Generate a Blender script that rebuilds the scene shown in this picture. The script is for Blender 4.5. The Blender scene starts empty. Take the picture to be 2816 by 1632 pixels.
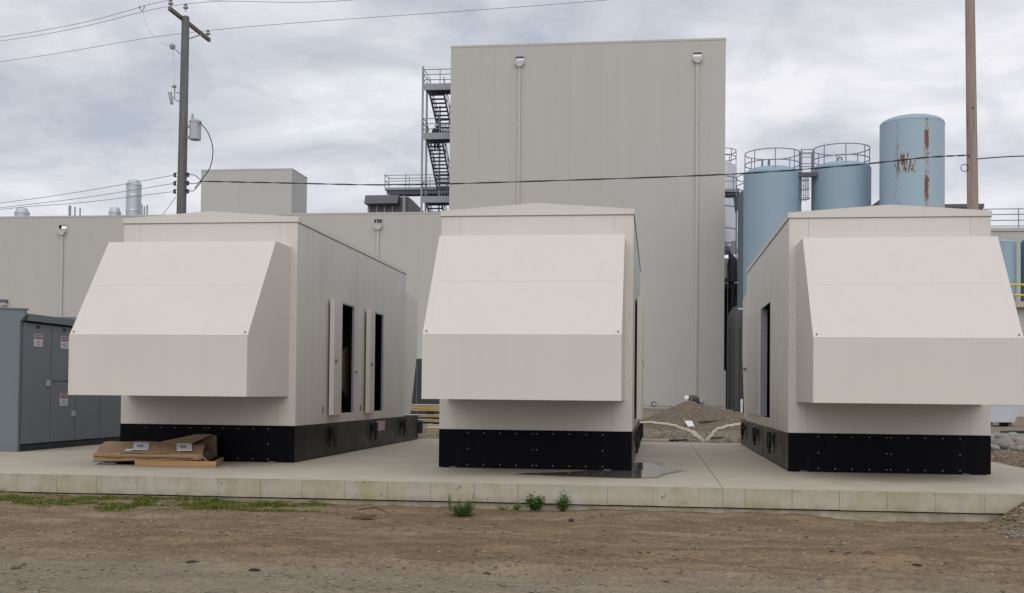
import bpy, math, random
import numpy as np
from mathutils import Vector, Matrix

random.seed(7)
RNG = np.random.default_rng(11)
S = bpy.context.scene
COL = S.collection

# ------------------------------------------------------------------ camera
cam_d = bpy.data.cameras.new("camera")
cam = bpy.data.objects.new("camera", cam_d)
COL.objects.link(cam)
cam_d.sensor_width = 36.0
cam_d.lens = 39.34
cam_d.shift_y = 0.0704
cam_d.clip_start = 0.1
cam_d.clip_end = 3000
_r = Vector((0.991943, 0.126291, 0.009951)); _u = Vector((-0.007156, -0.022567, 0.99972)); _f = Vector((-0.12648, 0.991737, 0.021481))
_m = Matrix((_r, _u, -_f)).transposed().to_4x4()
_m.translation = Vector((0, 0, 1.2))
cam.matrix_world = _m
S.camera = cam

# ------------------------------------------------------------------ light
SUN_DIR = Vector((0.10, -0.72, 0.78)).normalized()
sun_d = bpy.data.lights.new("sun", "SUN")
sun_d.energy = 1.45
sun_d.angle = math.radians(90)
sun_d.color = (1.0, 0.965, 0.92)
sun = bpy.data.objects.new("sun", sun_d)
COL.objects.link(sun)
sun.rotation_euler = (-SUN_DIR).to_track_quat('-Z', 'Y').to_euler()
sun.location = (0, 0, 60)

S.view_settings.view_transform = 'Standard'
S.view_settings.look = 'None'
S.view_settings.exposure = 0.0
S.view_settings.gamma = 1.0
S.view_settings.use_curve_mapping = False

wd = bpy.data.worlds.new("World")
S.world = wd
wd.use_nodes = True
nt = wd.node_tree
for n in list(nt.nodes): nt.nodes.remove(n)
def wn(t, **k):
    n = nt.nodes.new(t)
    for a, b in k.items(): setattr(n, a, b)
    return n
L = nt.links.new
out = wn('ShaderNodeOutputWorld'); bg = wn('ShaderNodeBackground'); bg.inputs[1].default_value = 0.1
sky = wn('ShaderNodeTexSky', sky_type='NISHITA', sun_disc=False)
sky.sun_elevation = math.asin(SUN_DIR.z); sky.sun_rotation = math.atan2(SUN_DIR.x, SUN_DIR.y)
tc = wn('ShaderNodeTexCoord'); sep = wn('ShaderNodeSeparateXYZ'); L(tc.outputs['Generated'], sep.inputs[0])
def wmath(op, a, b=None, c=None, clamp=False):
    n = wn('ShaderNodeMath', operation=op); n.use_clamp = clamp
    for i, x in enumerate((a, b, c)):
        if x is None: continue
        if isinstance(x, (int, float)): n.inputs[i].default_value = x
        else: L(x, n.inputs[i])
    return n.outputs[0]
zc = wmath('MAXIMUM', sep.outputs[2], 0.0)
den = wmath('ADD', zc, 0.22)
comb = wn('ShaderNodeCombineXYZ'); L(wmath('DIVIDE', sep.outputs[0], den), comb.inputs[0]); L(wmath('DIVIDE', sep.outputs[1], den), comb.inputs[1])
def wnoise(scale, detail, rough, dist, off):
    mp = wn('ShaderNodeMapping'); L(comb.outputs[0], mp.inputs[0]); mp.inputs['Location'].default_value = off
    n = wn('ShaderNodeTexNoise'); n.inputs['Scale'].default_value = scale; n.inputs['Detail'].default_value = detail
    n.inputs['Roughness'].default_value = rough; n.inputs['Distortion'].default_value = dist
    L(mp.outputs[0], n.inputs[0]); return n.outputs[0]
n1 = wnoise(1.5, 7, 0.55, 0.35, (3.1, 1.7, 0)); n2 = wnoise(4.2, 7, 0.6, 0.5, (8.3, 5.2, 0))
nn = wmath('ADD', wmath('MULTIPLY', n1, 0.68), wmath('MULTIPLY', n2, 0.32))
rp = wn('ShaderNodeValToRGB'); L(nn, rp.inputs[0])
e = rp.color_ramp.elements
e[0].position = 0.395; e[0].color = (0.48, 0.52, 0.60, 1)
e[1].position = 0.62; e[1].color = (0.92, 0.91, 0.945, 1)
m = e.new(0.495); m.color = (0.66, 0.675, 0.735, 1)
# the cloud deck is thinner and paler towards the horizon, all the way round
hz = wmath('POWER', wmath('SUBTRACT', 1.0, wmath('MINIMUM', wmath('MULTIPLY', zc, 3.6), 1.0)), 2.0)
hz2 = wmath('MULTIPLY', hz, wmath('ADD', 0.35, wmath('MULTIPLY', nn, 1.0)), clamp=True)
mx = wn('ShaderNodeMix', data_type='RGBA'); L(hz2, mx.inputs[0]); L(rp.outputs[0], mx.inputs[6]); mx.inputs[7].default_value = (0.95, 0.94, 0.98, 1)
sc = wn('ShaderNodeMix', data_type='RGBA', blend_type='MULTIPLY'); sc.inputs[0].default_value = 1.0; L(mx.outputs[2], sc.inputs[6]); sc.inputs[7].default_value = (10, 10, 10, 1)
mk = wn('ShaderNodeMix', data_type='RGBA'); mk.inputs[0].default_value = 0.95; L(sky.outputs[0], mk.inputs[6]); L(sc.outputs[2], mk.inputs[7])
L(mk.outputs[2], bg.inputs[0]); L(bg.outputs[0], out.inputs[0])

# ------------------------------------------------------------------ materials
class NT:
    def __init__(s, name):
        s.m = bpy.data.materials.new(name); s.m.use_nodes = True; s.t = s.m.node_tree
        s.b = s.t.nodes['Principled BSDF']; s.tc = s.t.nodes.new('ShaderNodeTexCoord'); s.co = s.tc.outputs['Object']
    def n(s, t, **k):
        x = s.t.nodes.new(t)
        for a, b in k.items(): setattr(x, a, b)
        return x
    def l(s, a, b): s.t.links.new(a, b)
    def math(s, op, a, b=None, c=None, clamp=False):
        n = s.n('ShaderNodeMath', operation=op); n.use_clamp = clamp
        for i, x in enumerate((a, b, c)):
            if x is None: continue
            if isinstance(x, (int, float)): n.inputs[i].default_value = x
            else: s.l(x, n.inputs[i])
        return n.outputs[0]
    def map(s, scale=(1, 1, 1), loc=(0, 0, 0)):
        n = s.n('ShaderNodeMapping'); s.l(s.co, n.inputs[0]); n.inputs['Scale'].default_value = scale; n.inputs['Location'].default_value = loc
        return n.outputs[0]
    def noise(s, scale, detail=4, rough=0.55, dist=0, vec=None):
        n = s.n('ShaderNodeTexNoise'); s.l(vec or s.co, n.inputs[0])
        n.inputs['Scale'].default_value = scale; n.inputs['Detail'].default_value = detail; n.inputs['Roughness'].default_value = rough; n.inputs['Distortion'].default_value = dist
        return n.outputs[0]
    def ramp(s, f, stops):
        n = s.n('ShaderNodeValToRGB'); s.l(f, n.inputs[0]); e = n.color_ramp.elements
        while len(e) < len(stops): e.new(0.5)
        for x, (p, c) in zip(e, stops):
            x.position = p; x.color = (c, c, c, 1) if isinstance(c, (int, float)) else (*c, 1)
        return n.outputs[0]
    def mix(s, f, a, b, blend='MIX'):
        n = s.n('ShaderNodeMix', data_type='RGBA', blend_type=blend)
        for i, x in ((0, f), (6, a), (7, b)):
            if isinstance(x, (int, float)): n.inputs[i].default_value = x
            elif isinstance(x, tuple): n.inputs[i].default_value = (*x, 1)
            else: s.l(x, n.inputs[i])
        return n.outputs[2]
    def color(s, c): s.l(c, s.b.inputs['Base Color'])
    def bump(s, h, strength=0.3, dist=0.01):
        n = s.n('ShaderNodeBump'); n.inputs['Strength'].default_value = strength; n.inputs['Distance'].default_value = dist
        s.l(h, n.inputs['Height']); s.l(n.outputs[0], s.b.inputs['Normal'])
    def rough(s, r):
        if isinstance(r, (int, float)): s.b.inputs['Roughness'].default_value = r
        else: s.l(r, s.b.inputs['Roughness'])

def mul(c, k): return tuple(min(1.0, x * k) for x in c)
def plain(name, col, rough=0.6, var=0.08, scale=3.0, metal=0.0, bump=0.0, bscale=40, spec=0.5, rand=0.0, streak=0.0):
    t = NT(name)
    c = t.mix(t.noise(scale, 5), mul(col, 1 - var), mul(col, 1 + var))
    if streak:
        s1 = t.ramp(t.noise(1.0, 5, 0.6, vec=t.map((7, 7, 0.35))), [(0.35, 1 - streak), (0.62, 1.0)])
        c = t.mix(1.0, c, s1, 'MULTIPLY')
    if rand:
        oi = t.n('ShaderNodeObjectInfo'); f = t.math('MULTIPLY_ADD', oi.outputs['Random'], 2 * rand, 1 - rand)
        cc = t.n('ShaderNodeCombineColor')
        for i in range(3): t.l(f, cc.inputs[i])
        c = t.mix(1.0, c, cc.outputs[0], 'MULTIPLY')
    t.color(c); t.rough(rough); t.b.inputs['Metallic'].default_value = metal; t.b.inputs['Specular IOR Level'].default_value = spec
    if bump: t.bump(t.noise(bscale, 4), bump, 0.01)
    return t.m

CREAM = (0.612, 0.583, 0.540)
M = {}
def cream_mat(name, side=False):
    t = NT(name)
    c = t.mix(t.noise(0.9, 5, 0.6), mul(CREAM, 0.965), mul(CREAM, 1.03))
    c = t.mix(t.ramp(t.noise(1.0, 6, 0.6, vec=t.map((7, 7, 0.3), (2, 5, 1))), [(0.50, 0.0), (0.72, 0.13)]), c, mul(CREAM, 0.82))
    z = t.n('ShaderNodeSeparateXYZ'); t.l(t.co, z.inputs[0])
    if side:
        st = t.ramp(t.noise(1.0, 6, 0.6, vec=t.map((9, 5, 0.16))), [(0.40, 0.87), (0.58, 1.0)])
        c = t.mix(t.ramp(t.noise(0.6, 3), [(0.4, 0.25), (0.6, 1.0)]), c, t.mix(1.0, c, st, 'MULTIPLY'))
        splash = t.math('MULTIPLY', t.ramp(z.outputs[2], [(0.55, 1.0), (1.0, 0.0)]), t.ramp(t.noise(3.0, 6, 0.65), [(0.4, 0.0), (0.75, 0.45)]))
        c = t.mix(splash, c, (0.36, 0.33, 0.27))
    t.color(c)
    if side: t.rough(t.ramp(t.noise(2.0, 5), [(0.3, 0.27), (0.7, 0.34)])); t.b.inputs['Specular IOR Level'].default_value = 0.55
    else: t.rough(0.5); t.b.inputs['Specular IOR Level'].default_value = 0.35
    if not side: t.bump(t.noise(1.1, 1), 0.05, 0.02)
    return t.m
M['cream'] = cream_mat('cream_paint'); M['cream_side'] = cream_mat('cream_side_paint', True)
M['cream_in'] = plain('cream_underside', mul(CREAM, 0.9), 0.6)
def black_mat():
    t = NT('black_tank_paint')
    c = t.mix(t.noise(1.2, 5), (0.0012, 0.0012, 0.003), (0.0025, 0.0025, 0.005))
    dust = t.ramp(t.noise(1.0, 6, 0.65, vec=t.map((5, 5, 1.2))), [(0.55, 0.0), (0.85, 0.05)])
    c = t.mix(dust, c, (0.10, 0.095, 0.09))
    t.color(c); t.rough(0.5); t.b.inputs['Specular IOR Level'].default_value = 0.08
    return t.m
M['black'] = black_mat()
def black_side_mat():
    t = NT('black_tank_side_paint')
    c = t.mix(t.noise(1.2, 5), (0.002, 0.002, 0.004), (0.006, 0.006, 0.008))
    z = t.n('ShaderNodeSeparateXYZ'); t.l(t.co, z.inputs[0])
    band = t.ramp(z.outputs[2], [(0.10, 0.0), (0.16, 1.0), (0.27, 1.0), (0.34, 0.0)])
    drip = t.ramp(t.noise(1.0, 3, 0.5, vec=t.map((1, 6.5, 0.8))), [(0.56, 0.0), (0.66, 0.45)])
    far = t.ramp(t.math('MULTIPLY', z.outputs[1], 0.1), [(0.42, 0.0), (0.52, 1.0)])
    dm = t.math('MULTIPLY', t.math('MULTIPLY', band, drip), far)
    dust = t.ramp(t.noise(1.0, 6, 0.65, vec=t.map((2, 2, 1.2))), [(0.45, 0.0), (0.85, 0.15)])
    c = t.mix(dust, c, (0.06, 0.054, 0.05)); c = t.mix(dm, c, (0.33, 0.34, 0.36))
    t.color(c); t.rough(t.ramp(t.noise(1.5, 5), [(0.3, 0.26), (0.7, 0.4)])); t.b.inputs['Specular IOR Level'].default_value = 0.15
    return t.m
M['black_side'] = black_side_mat()
M['lining'] = plain('black_lining', (0.008, 0.008, 0.010), 0.9)
M['machine'] = plain('dark_machine', (0.012, 0.014, 0.016), 0.5, 0.5, 6)
M['rubber'] = plain('black_rubber', (0.008, 0.008, 0.009), 0.5)
M['bolt'] = plain('bolt_zinc', (0.22, 0.23, 0.26), 0.4, metal=0.3)
M['screw'] = plain('screw_dark', (0.17, 0.155, 0.14), 0.5)
M['jamb'] = plain('galvanised_jamb', (0.33, 0.33, 0.38), 0.45, metal=0.2)
M['pink'] = plain('faded_red_sticker', (0.42, 0.27, 0.27), 0.5, 0.15, 30)
M['white'] = plain('white_sticker', (0.62, 0.61, 0.64), 0.5, 0.05)
M['paper'] = plain('white_paper', (0.66, 0.64, 0.68), 0.6, 0.04)
M['red'] = plain('danger_red', (0.20, 0.055, 0.07), 0.5, 0.05)
M['ink'] = plain('dark_ink', (0.05, 0.05, 0.055), 0.6)
M['inkgrey'] = plain('grey_ink', (0.28, 0.27, 0.30), 0.6)
WALL = (0.455, 0.447, 0.422)
M['wall'] = plain('grey_wall_panel', WALL, 0.6, 0.03, 0.35, rand=0.008, streak=0.014)
M['wall_core'] = plain('grey_wall_core', WALL, 0.8)
M['coping'] = plain('coping_metal', (0.46, 0.45, 0.42), 0.45)
M['roofing'] = plain('flat_roof', (0.3, 0.3, 0.3), 0.9)
M['pipe_grey'] = plain('painted_downpipe', mul(WALL, 1.04), 0.5)
M['steel'] = plain('galvanised_steel', (0.275, 0.295, 0.32), 0.5, 0.12, 2, metal=0.25)
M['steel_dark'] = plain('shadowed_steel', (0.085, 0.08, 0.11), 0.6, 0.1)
M['rail'] = plain('rail_steel', (0.21, 0.22, 0.29), 0.5, metal=0.2)
M['charcoal'] = plain('charcoal_metal', (0.10, 0.095, 0.105), 0.5, 0.1)
M['vane'] = plain('pale_vane', (0.55, 0.53, 0.58), 0.5)
M['silver'] = plain('stainless_cladding', (0.60, 0.62, 0.66), 0.34, 0.06, 0.9, metal=0.75)
M['silver_dull'] = plain('dull_aluminium', (0.47, 0.50, 0.54), 0.45, 0.08, 1.2, metal=0.35)
TANK = (0.270, 0.375, 0.455)
M['tank'] = plain('blue_tank_paint', TANK, 0.5, 0.04, 0.7, streak=0.02)
M['tank_top'] = plain('pale_tank_dome', mul(TANK, 1.05), 0.55)
M['tank_shaded'] = plain('shaded_blue_tank_paint', (0.10, 0.155, 0.17), 0.5, 0.06, 0.8)  # tank blue darkened, the shade beside the tower is put into its colour
M['tank_teal'] = plain('teal_tank_paint', (0.10, 0.21, 0.27), 0.45, 0.08, 1)
def rust_mat():
    t = NT('rusty_blue_tank_paint')
    base = (0.335, 0.445, 0.525)
    c = t.mix(t.noise(0.7, 4), mul(base, 0.95), mul(base, 1.05))
    z = t.n('ShaderNodeSeparateXYZ'); t.l(t.co, z.inputs[0]); X, Z = z.outputs[0], z.outputs[2]
    def band(v, a, b, s): return t.math('MULTIPLY', t.n_map(v, a - s, a), t.n_map(v, b + s, b))
    def nmap(v, a, b):
        n = t.n('ShaderNodeMapRange'); n.clamp = True; t.l(v, n.inputs[0]); n.inputs[1].default_value = a; n.inputs[2].default_value = b; return n.outputs[0]
    t.n_map = nmap
    fine = t.noise(1.0, 7, 0.7, vec=t.map((11, 11, 3.2)))
    rag = t.math('ADD', X, t.math('MULTIPLY', t.math('SUBTRACT', t.noise(4.0, 6, 0.7), 0.5), 0.26))
    seam = band(rag, 0.30, 0.50, 0.03)
    z_on = t.ramp(t.noise(1.0, 2, 0.5, vec=t.map((0.0, 0.0, 0.62), (2.2, 0, 1.2))), [(0.36, 0.32), (0.55, 0.62)])
    strong = t.math('GREATER_THAN', t.math('ADD', z_on, t.math('MULTIPLY', t.math('SUBTRACT', fine, 0.5), 1.1)), 0.52)
    r1 = t.math('MULTIPLY', seam, strong)
    stain = t.math('MULTIPLY', seam, 0.55)
    patch = t.math('MULTIPLY', band(X, -1.05, -0.25, 0.15), band(Z, 13.2, 13.95, 0.25))
    r2 = t.math('MULTIPLY', patch, t.math('GREATER_THAN', t.math('ADD', t.noise(1.0, 6, 0.7, vec=t.map((11, 11, 1.3), (4, 0, 0))), t.math('MULTIPLY', t.math('SUBTRACT', t.noise(3.0, 4, 0.6), 0.5), 0.35)), 0.515))
    col2 = t.math('MULTIPLY', band(X, -1.15, -0.98, 0.04), t.math('GREATER_THAN', t.noise(1.0, 5, 0.65, vec=t.map((16, 16, 5))), 0.59))
    spots = t.math('MULTIPLY', t.math('GREATER_THAN', t.noise(1.0, 5, 0.65, vec=t.map((9, 9, 4), (7, 3, 1))), 0.71), t.n_map(Z, 10.0, 15.0))
    r = t.math('MAXIMUM', t.math('MAXIMUM', r1, r2), t.math('MAXIMUM', col2, spots))
    c = t.mix(stain, c, (0.36, 0.33, 0.28))
    c = t.mix(r, c, t.mix(t.noise(9, 4), (0.13, 0.042, 0.026), (0.22, 0.085, 0.045)))
    t.color(c); t.rough(0.55)
    return t.m
M['rust_tank'] = rust_mat()
def wood_mat(name, a, b, sc=(9, 9, 0.5), rough=0.85):
    t = NT(name)
    g = t.noise(1.0, 7, 0.65, 0.3, vec=t.map(sc))
    c = t.mix(t.ramp(g, [(0.3, 0.0), (0.7, 1.0)]), a, b)
    k = t.ramp(t.noise(1.0, 3, vec=t.map((4, 4, 1.1), (3, 1, 5))), [(0.66, 1.0), (0.72, 0.45)])
    c = t.mix(1.0, c, k, 'MULTIPLY')
    t.color(c); t.rough(rough); t.bump(g, 0.5, 0.01)
    return t.m
M['pole_a'] = wood_mat('weathered_grey_pole', (0.085, 0.086, 0.083), (0.165, 0.168, 0.162))
M['pole_b'] = wood_mat('pinkish_pole', (0.22, 0.16, 0.14), (0.40, 0.31, 0.28))
M['arm'] = wood_mat('crossarm_timber', (0.10, 0.085, 0.07), (0.18, 0.15, 0.125), (9, 0.5, 9))
M['wire'] = plain('black_cable', (0.02, 0.02, 0.028), 0.6)
M['wire_hi'] = plain('bare_conductor', (0.16, 0.15, 0.19), 0.5)
M['porcelain'] = plain('grey_porcelain', (0.36, 0.36, 0.40), 0.3)
M['porc_dark'] = plain('dark_insulator', (0.05, 0.06, 0.06), 0.35)
M['xfmr'] = plain('transformer_paint', (0.42, 0.44, 0.48), 0.45)
def card_mat():
    t = NT('cardboard')
    c = t.mix(t.noise(2.2, 5), (0.27, 0.17, 0.085), (0.36, 0.245, 0.135))
    w = t.ramp(t.noise(5.0, 5, 0.6), [(0.62, 0.0), (0.75, 0.3)])
    c = t.mix(w, c, (0.15, 0.09, 0.05)); t.color(c); t.rough(0.85); t.bump(t.noise(14, 3), 0.35, 0.02)
    return t.m
M['card'] = card_mat()
M['card_in'] = plain('cardboard_inside', (0.11, 0.075, 0.05), 0.9, 0.2, 5)
M['lumber'] = wood_mat('fresh_lumber', (0.27, 0.15, 0.06), (0.42, 0.25, 0.11), (0.7, 12, 12))
M['yellow'] = plain('yellow_beam_paint', (0.58, 0.41, 0.12), 0.5, 0.12, 2)
M['beam_white'] = plain('pale_beam_top', (0.66, 0.64, 0.58), 0.6)
M['hose'] = plain('beige_geotextile', (0.50, 0.43, 0.33), 0.85, 0.15, 6, bump=0.4, bscale=25)
M['cab_end'] = plain('blue_grey_enamel', (0.140, 0.170, 0.185), 0.42, 0.05, 0.8)
M['cab_door'] = plain('grey_enamel_door', (0.165, 0.185, 0.205), 0.45, 0.05, 0.8)
M['cab_dark'] = plain('dark_gap', (0.02, 0.025, 0.03), 0.7)
M['dark_steel'] = plain('near_black_steel', (0.035, 0.035, 0.038), 0.6, 0.2, 2)  # near-black steel, tone varied by noise
M['skin'] = plain('skin', (0.28, 0.165, 0.12), 0.6)
M['jacket'] = plain('dark_jacket', (0.05, 0.045, 0.045), 0.9)
M['trousers'] = plain('dark_trousers', (0.025, 0.025, 0.035), 0.9)
M['hat'] = plain('white_hard_hat', (0.7, 0.7, 0.74), 0.35)
M['charjacket'] = plain('charcoal_jacket', (0.09, 0.085, 0.085), 0.9)

def concrete_mat(name, face=False):
    t = NT(name)
    c = t.mix(t.noise(0.45, 6, 0.6), (0.385, 0.340, 0.262), (0.490, 0.445, 0.368))
    c = t.mix(t.ramp(t.noise(1.7, 7, 0.65), [(0.42, 0.0), (0.75, 0.6)]), c, (0.35, 0.30, 0.21))
    if face:
        oi = t.n('ShaderNodeObjectInfo')
        c = t.mix(t.math('MULTIPLY', oi.outputs['Random'], 0.3), c, (0.44, 0.425, 0.36))
        c = t.mix(t.ramp(t.noise(0.9, 4, vec=t.map((1, 1, 1), (5, 0, 0))), [(0.4, 0.0), (0.62, 0.5)]), c, (0.45, 0.43, 0.375))
        yel = t.math('MULTIPLY', t.ramp(t.noise(1.0, 5, 0.6, vec=t.map((1.6, 1, 0.9))), [(0.48, 0.0), (0.68, 0.8)]), 1.0)
        c = t.mix(yel, c, (0.36, 0.315, 0.175))
        zf = t.n('ShaderNodeSeparateXYZ'); t.l(t.co, zf.inputs[0])
        top = t.math('MULTIPLY', t.ramp(t.math('ADD', zf.outputs[2], 0.3), [(0.16, 0.0), (0.30, 0.55)]), t.ramp(t.noise(3.0, 6, 0.65), [(0.42, 0.0), (0.65, 1.0)]))
        c = t.mix(top, c, (0.25, 0.225, 0.145))
        mud = t.math('MULTIPLY', t.ramp(t.math('ADD', zf.outputs[2], 0.3), [(0.05, 0.55), (0.16, 0.0)]), t.ramp(t.noise(5.0, 6, 0.65), [(0.38, 0.0), (0.62, 1.0)]))
        c = t.mix(mud, c, (0.20, 0.15, 0.095))
        speck = t.ramp(t.noise(1.0, 3, 0.5, vec=t.map((17, 1, 11), (2, 0, 7))), [(0.70, 0.0), (0.74, 0.8)])
        c = t.mix(speck, c, (0.07, 0.06, 0.045))
        drip = t.ramp(t.noise(1.0, 6, 0.6, vec=t.map((9, 1, 1.2), (3, 0, 2))), [(0.55, 0.0), (0.75, 0.45)])
        c = t.mix(drip, c, (0.27, 0.24, 0.175))
    pit = t.ramp(t.noise(38, 3, 0.6), [(0.70, 0.0), (0.76, 0.55)])
    c = t.mix(pit, c, (0.15, 0.125, 0.10))
    t.color(c); t.rough(t.ramp(t.noise(0.8, 5), [(0.35, 0.55), (0.65, 0.85)])); t.bump(t.noise(30, 5, 0.65), 0.35, 0.006)
    return t.m
M['concrete'] = concrete_mat('pad_concrete'); M['concrete_face'] = concrete_mat('pad_face_concrete', True)
def dirt_mat():
    t = NT('dirt_and_gravel')
    z = t.n('ShaderNodeSeparateXYZ'); t.l(t.co, z.inputs[0]); Y = z.outputs[1]
    flat = t.map((0.45, 1.5, 1))           # tracks run along the pad
    big = t.noise(0.5, 6, 0.6, 0.4, vec=flat)
    mid = t.noise(2.6, 7, 0.65, 0.3, vec=flat)
    c = t.mix(t.ramp(big, [(0.35, 0.0), (0.65, 1.0)]), (0.192, 0.137, 0.080), (0.280, 0.212, 0.134))
    c = t.mix(t.ramp(mid, [(0.42, 0.6), (0.60, 0.0)]), c, (0.118, 0.083, 0.050))
    # grey gravel nearest the road side and thin grey dust patches
    n1 = t.n('ShaderNodeMapRange'); t.l(t.math('ADD', Y, t.math('MULTIPLY', t.math('SUBTRACT', t.noise(0.45, 5, 0.6), 0.5), 3.4)), n1.inputs[0]); n1.inputs[1].default_value = 10.35; n1.inputs[2].default_value = 9.5
    c = t.mix(t.math('MULTIPLY', n1.outputs[0], 0.62), c, t.mix(mid, (0.220, 0.184, 0.135), (0.300, 0.260, 0.198)))
    n2 = t.n('ShaderNodeMapRange'); t.l(Y, n2.inputs[0]); n2.inputs[1].default_value = 26.0; n2.inputs[2].default_value = 28.5
    yard = t.mix(t.noise(0.7, 6), (0.19, 0.150, 0.105), (0.26, 0.22, 0.165))
    c = t.mix(n2.outputs[0], c, yard)
    vor = t.n('ShaderNodeTexVoronoi'); vor.inputs['Scale'].default_value = 26; t.l(t.co, vor.inputs[0])
    peb = t.math('LESS_THAN', vor.outputs['Distance'], 0.23)
    sepc = t.n('ShaderNodeSeparateColor'); t.l(vor.outputs['Color'], sepc.inputs[0])
    pc = t.mix(sepc.outputs[0], (0.08, 0.065, 0.05), (0.36, 0.32, 0.27))
    c = t.mix(t.math('MULTIPLY', peb, t.ramp(sepc.outputs[1], [(0.45, 0.0), (0.55, 0.75)])), c, pc)
    gr = t.ramp(t.noise(16, 8, 0.75, vec=t.map((1, 1.6, 1))), [(0.32, 0.66), (0.5, 1.0), (0.68, 1.28)]); c = t.mix(1.0, c, gr, 'MULTIPLY')
    t.color(c); t.rough(0.95); t.b.inputs['Specular IOR Level'].default_value = 0.15
    h = t.math('ADD', t.noise(22, 8, 0.7), t.math('MULTIPLY', t.math('SUBTRACT', 0.35, vor.outputs['Distance']), t.math('MULTIPLY', peb, 1.6)))
    t.bump(h, 0.9, 0.022)
    return t.m
M['dirt'] = dirt_mat()
def mound_mat():
    t = NT('mound_dirt')
    c = t.mix(t.noise(1.1, 6, 0.6), (0.150, 0.118, 0.085), (0.215, 0.175, 0.130))
    c = t.mix(t.ramp(t.noise(6, 6, 0.65), [(0.4, 0.55), (0.56, 0.0)]), c, (0.09, 0.065, 0.045))
    t.color(c); t.rough(0.95); t.b.inputs['Specular IOR Level'].default_value = 0.1; t.bump(t.noise(9, 8, 0.7), 0.9, 0.06)
    return t.m
M['mound'] = mound_mat()
def stone_mat(name, cols, rand=True):
    t = NT(name)
    if rand:
        oi = t.n('ShaderNodeObjectInfo'); f = oi.outputs['Random']
    else:
        g = t.n('ShaderNodeNewGeometry'); f = g.outputs['Random Per Island']
    n = len(cols); c = t.ramp(f, [((i + 0.5) / n, x) for i, x in enumerate(cols)])
    c = t.mix(t.ramp(t.noise(12, 5), [(0.3, 0.7), (0.7, 0.0)]), c, (0.10, 0.085, 0.065))
    t.color(c); t.rough(0.85); t.bump(t.noise(25, 4), 0.4, 0.01)
    return t.m
M['pebble'] = stone_mat('pebble', [(0.16, 0.125, 0.09), (0.20, 0.16, 0.115), (0.28, 0.235, 0.18), (0.40, 0.36, 0.30), (0.24, 0.19, 0.14)], False)
M['stone'] = stone_mat('loose_stone', [(0.13, 0.10, 0.08), (0.22, 0.185, 0.15), (0.33, 0.30, 0.265), (0.27, 0.235, 0.19)])
M['river'] = stone_mat('river_rock', [(0.24, 0.25, 0.25), (0.35, 0.36, 0.37), (0.26, 0.225, 0.17), (0.40, 0.40, 0.41), (0.30, 0.20, 0.14), (0.20, 0.23, 0.24), (0.36, 0.33, 0.28)])
M['clod'] = plain('dark_clod', (0.03, 0.025, 0.022), 0.9, 0.4, 20, bump=0.5)
M['clump'] = stone_mat('dirt_clump', [(0.16, 0.12, 0.078), (0.20, 0.152, 0.10), (0.24, 0.185, 0.125), (0.175, 0.13, 0.085)], False)
M['bark'] = plain('reddish_wood_scrap', (0.13, 0.065, 0.045), 0.85, 0.3, 15)
def leafy(name, a, b):
    t = NT(name); g = t.n('ShaderNodeNewGeometry')
    c = t.mix(g.outputs['Random Per Island'], a, b); t.color(c); t.rough(0.6); t.b.inputs['Specular IOR Level'].default_value = 0.25
    return t.m
M['leaf'] = leafy('weed_leaf', (0.045, 0.10, 0.018), (0.115, 0.20, 0.048))
M['grass'] = leafy('grass_blade', (0.060, 0.105, 0.012), (0.155, 0.180, 0.030))
M['moss'] = leafy('moss_tuft', (0.095, 0.100, 0.015), (0.165, 0.155, 0.035))
def wet_mat():
    t = NT('rain_puddle')
    t.color(t.mix(t.noise(1.5, 4), (0.15, 0.138, 0.115), (0.20, 0.185, 0.155))); t.rough(0.02); t.b.inputs['IOR'].default_value = 1.5; t.b.inputs['Specular IOR Level'].default_value = 1.0
    return t.m
M['puddle'] = wet_mat()
M['damp'] = plain('damp_concrete', (0.205, 0.175, 0.135), 0.5, 0.1, 3)
M['lamp_glass'] = plain('lamp_lens', (0.5, 0.5, 0.52), 0.3)

# ------------------------------------------------------------------ builders
W = {}
def tag(o, label=None, cat=None, group=None, kind=None):
    if label: o['label'] = label
    if cat: o['category'] = cat
    if group: o['group'] = group
    if kind: o['kind'] = kind
    return o
def empty(name, loc, label=None, cat=None, group=None, kind=None):
    o = bpy.data.objects.new(name, None); COL.objects.link(o); o.location = loc; o.empty_display_size = 0.3
    W[o.name] = Vector(loc); return tag(o, label, cat, group, kind)

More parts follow.
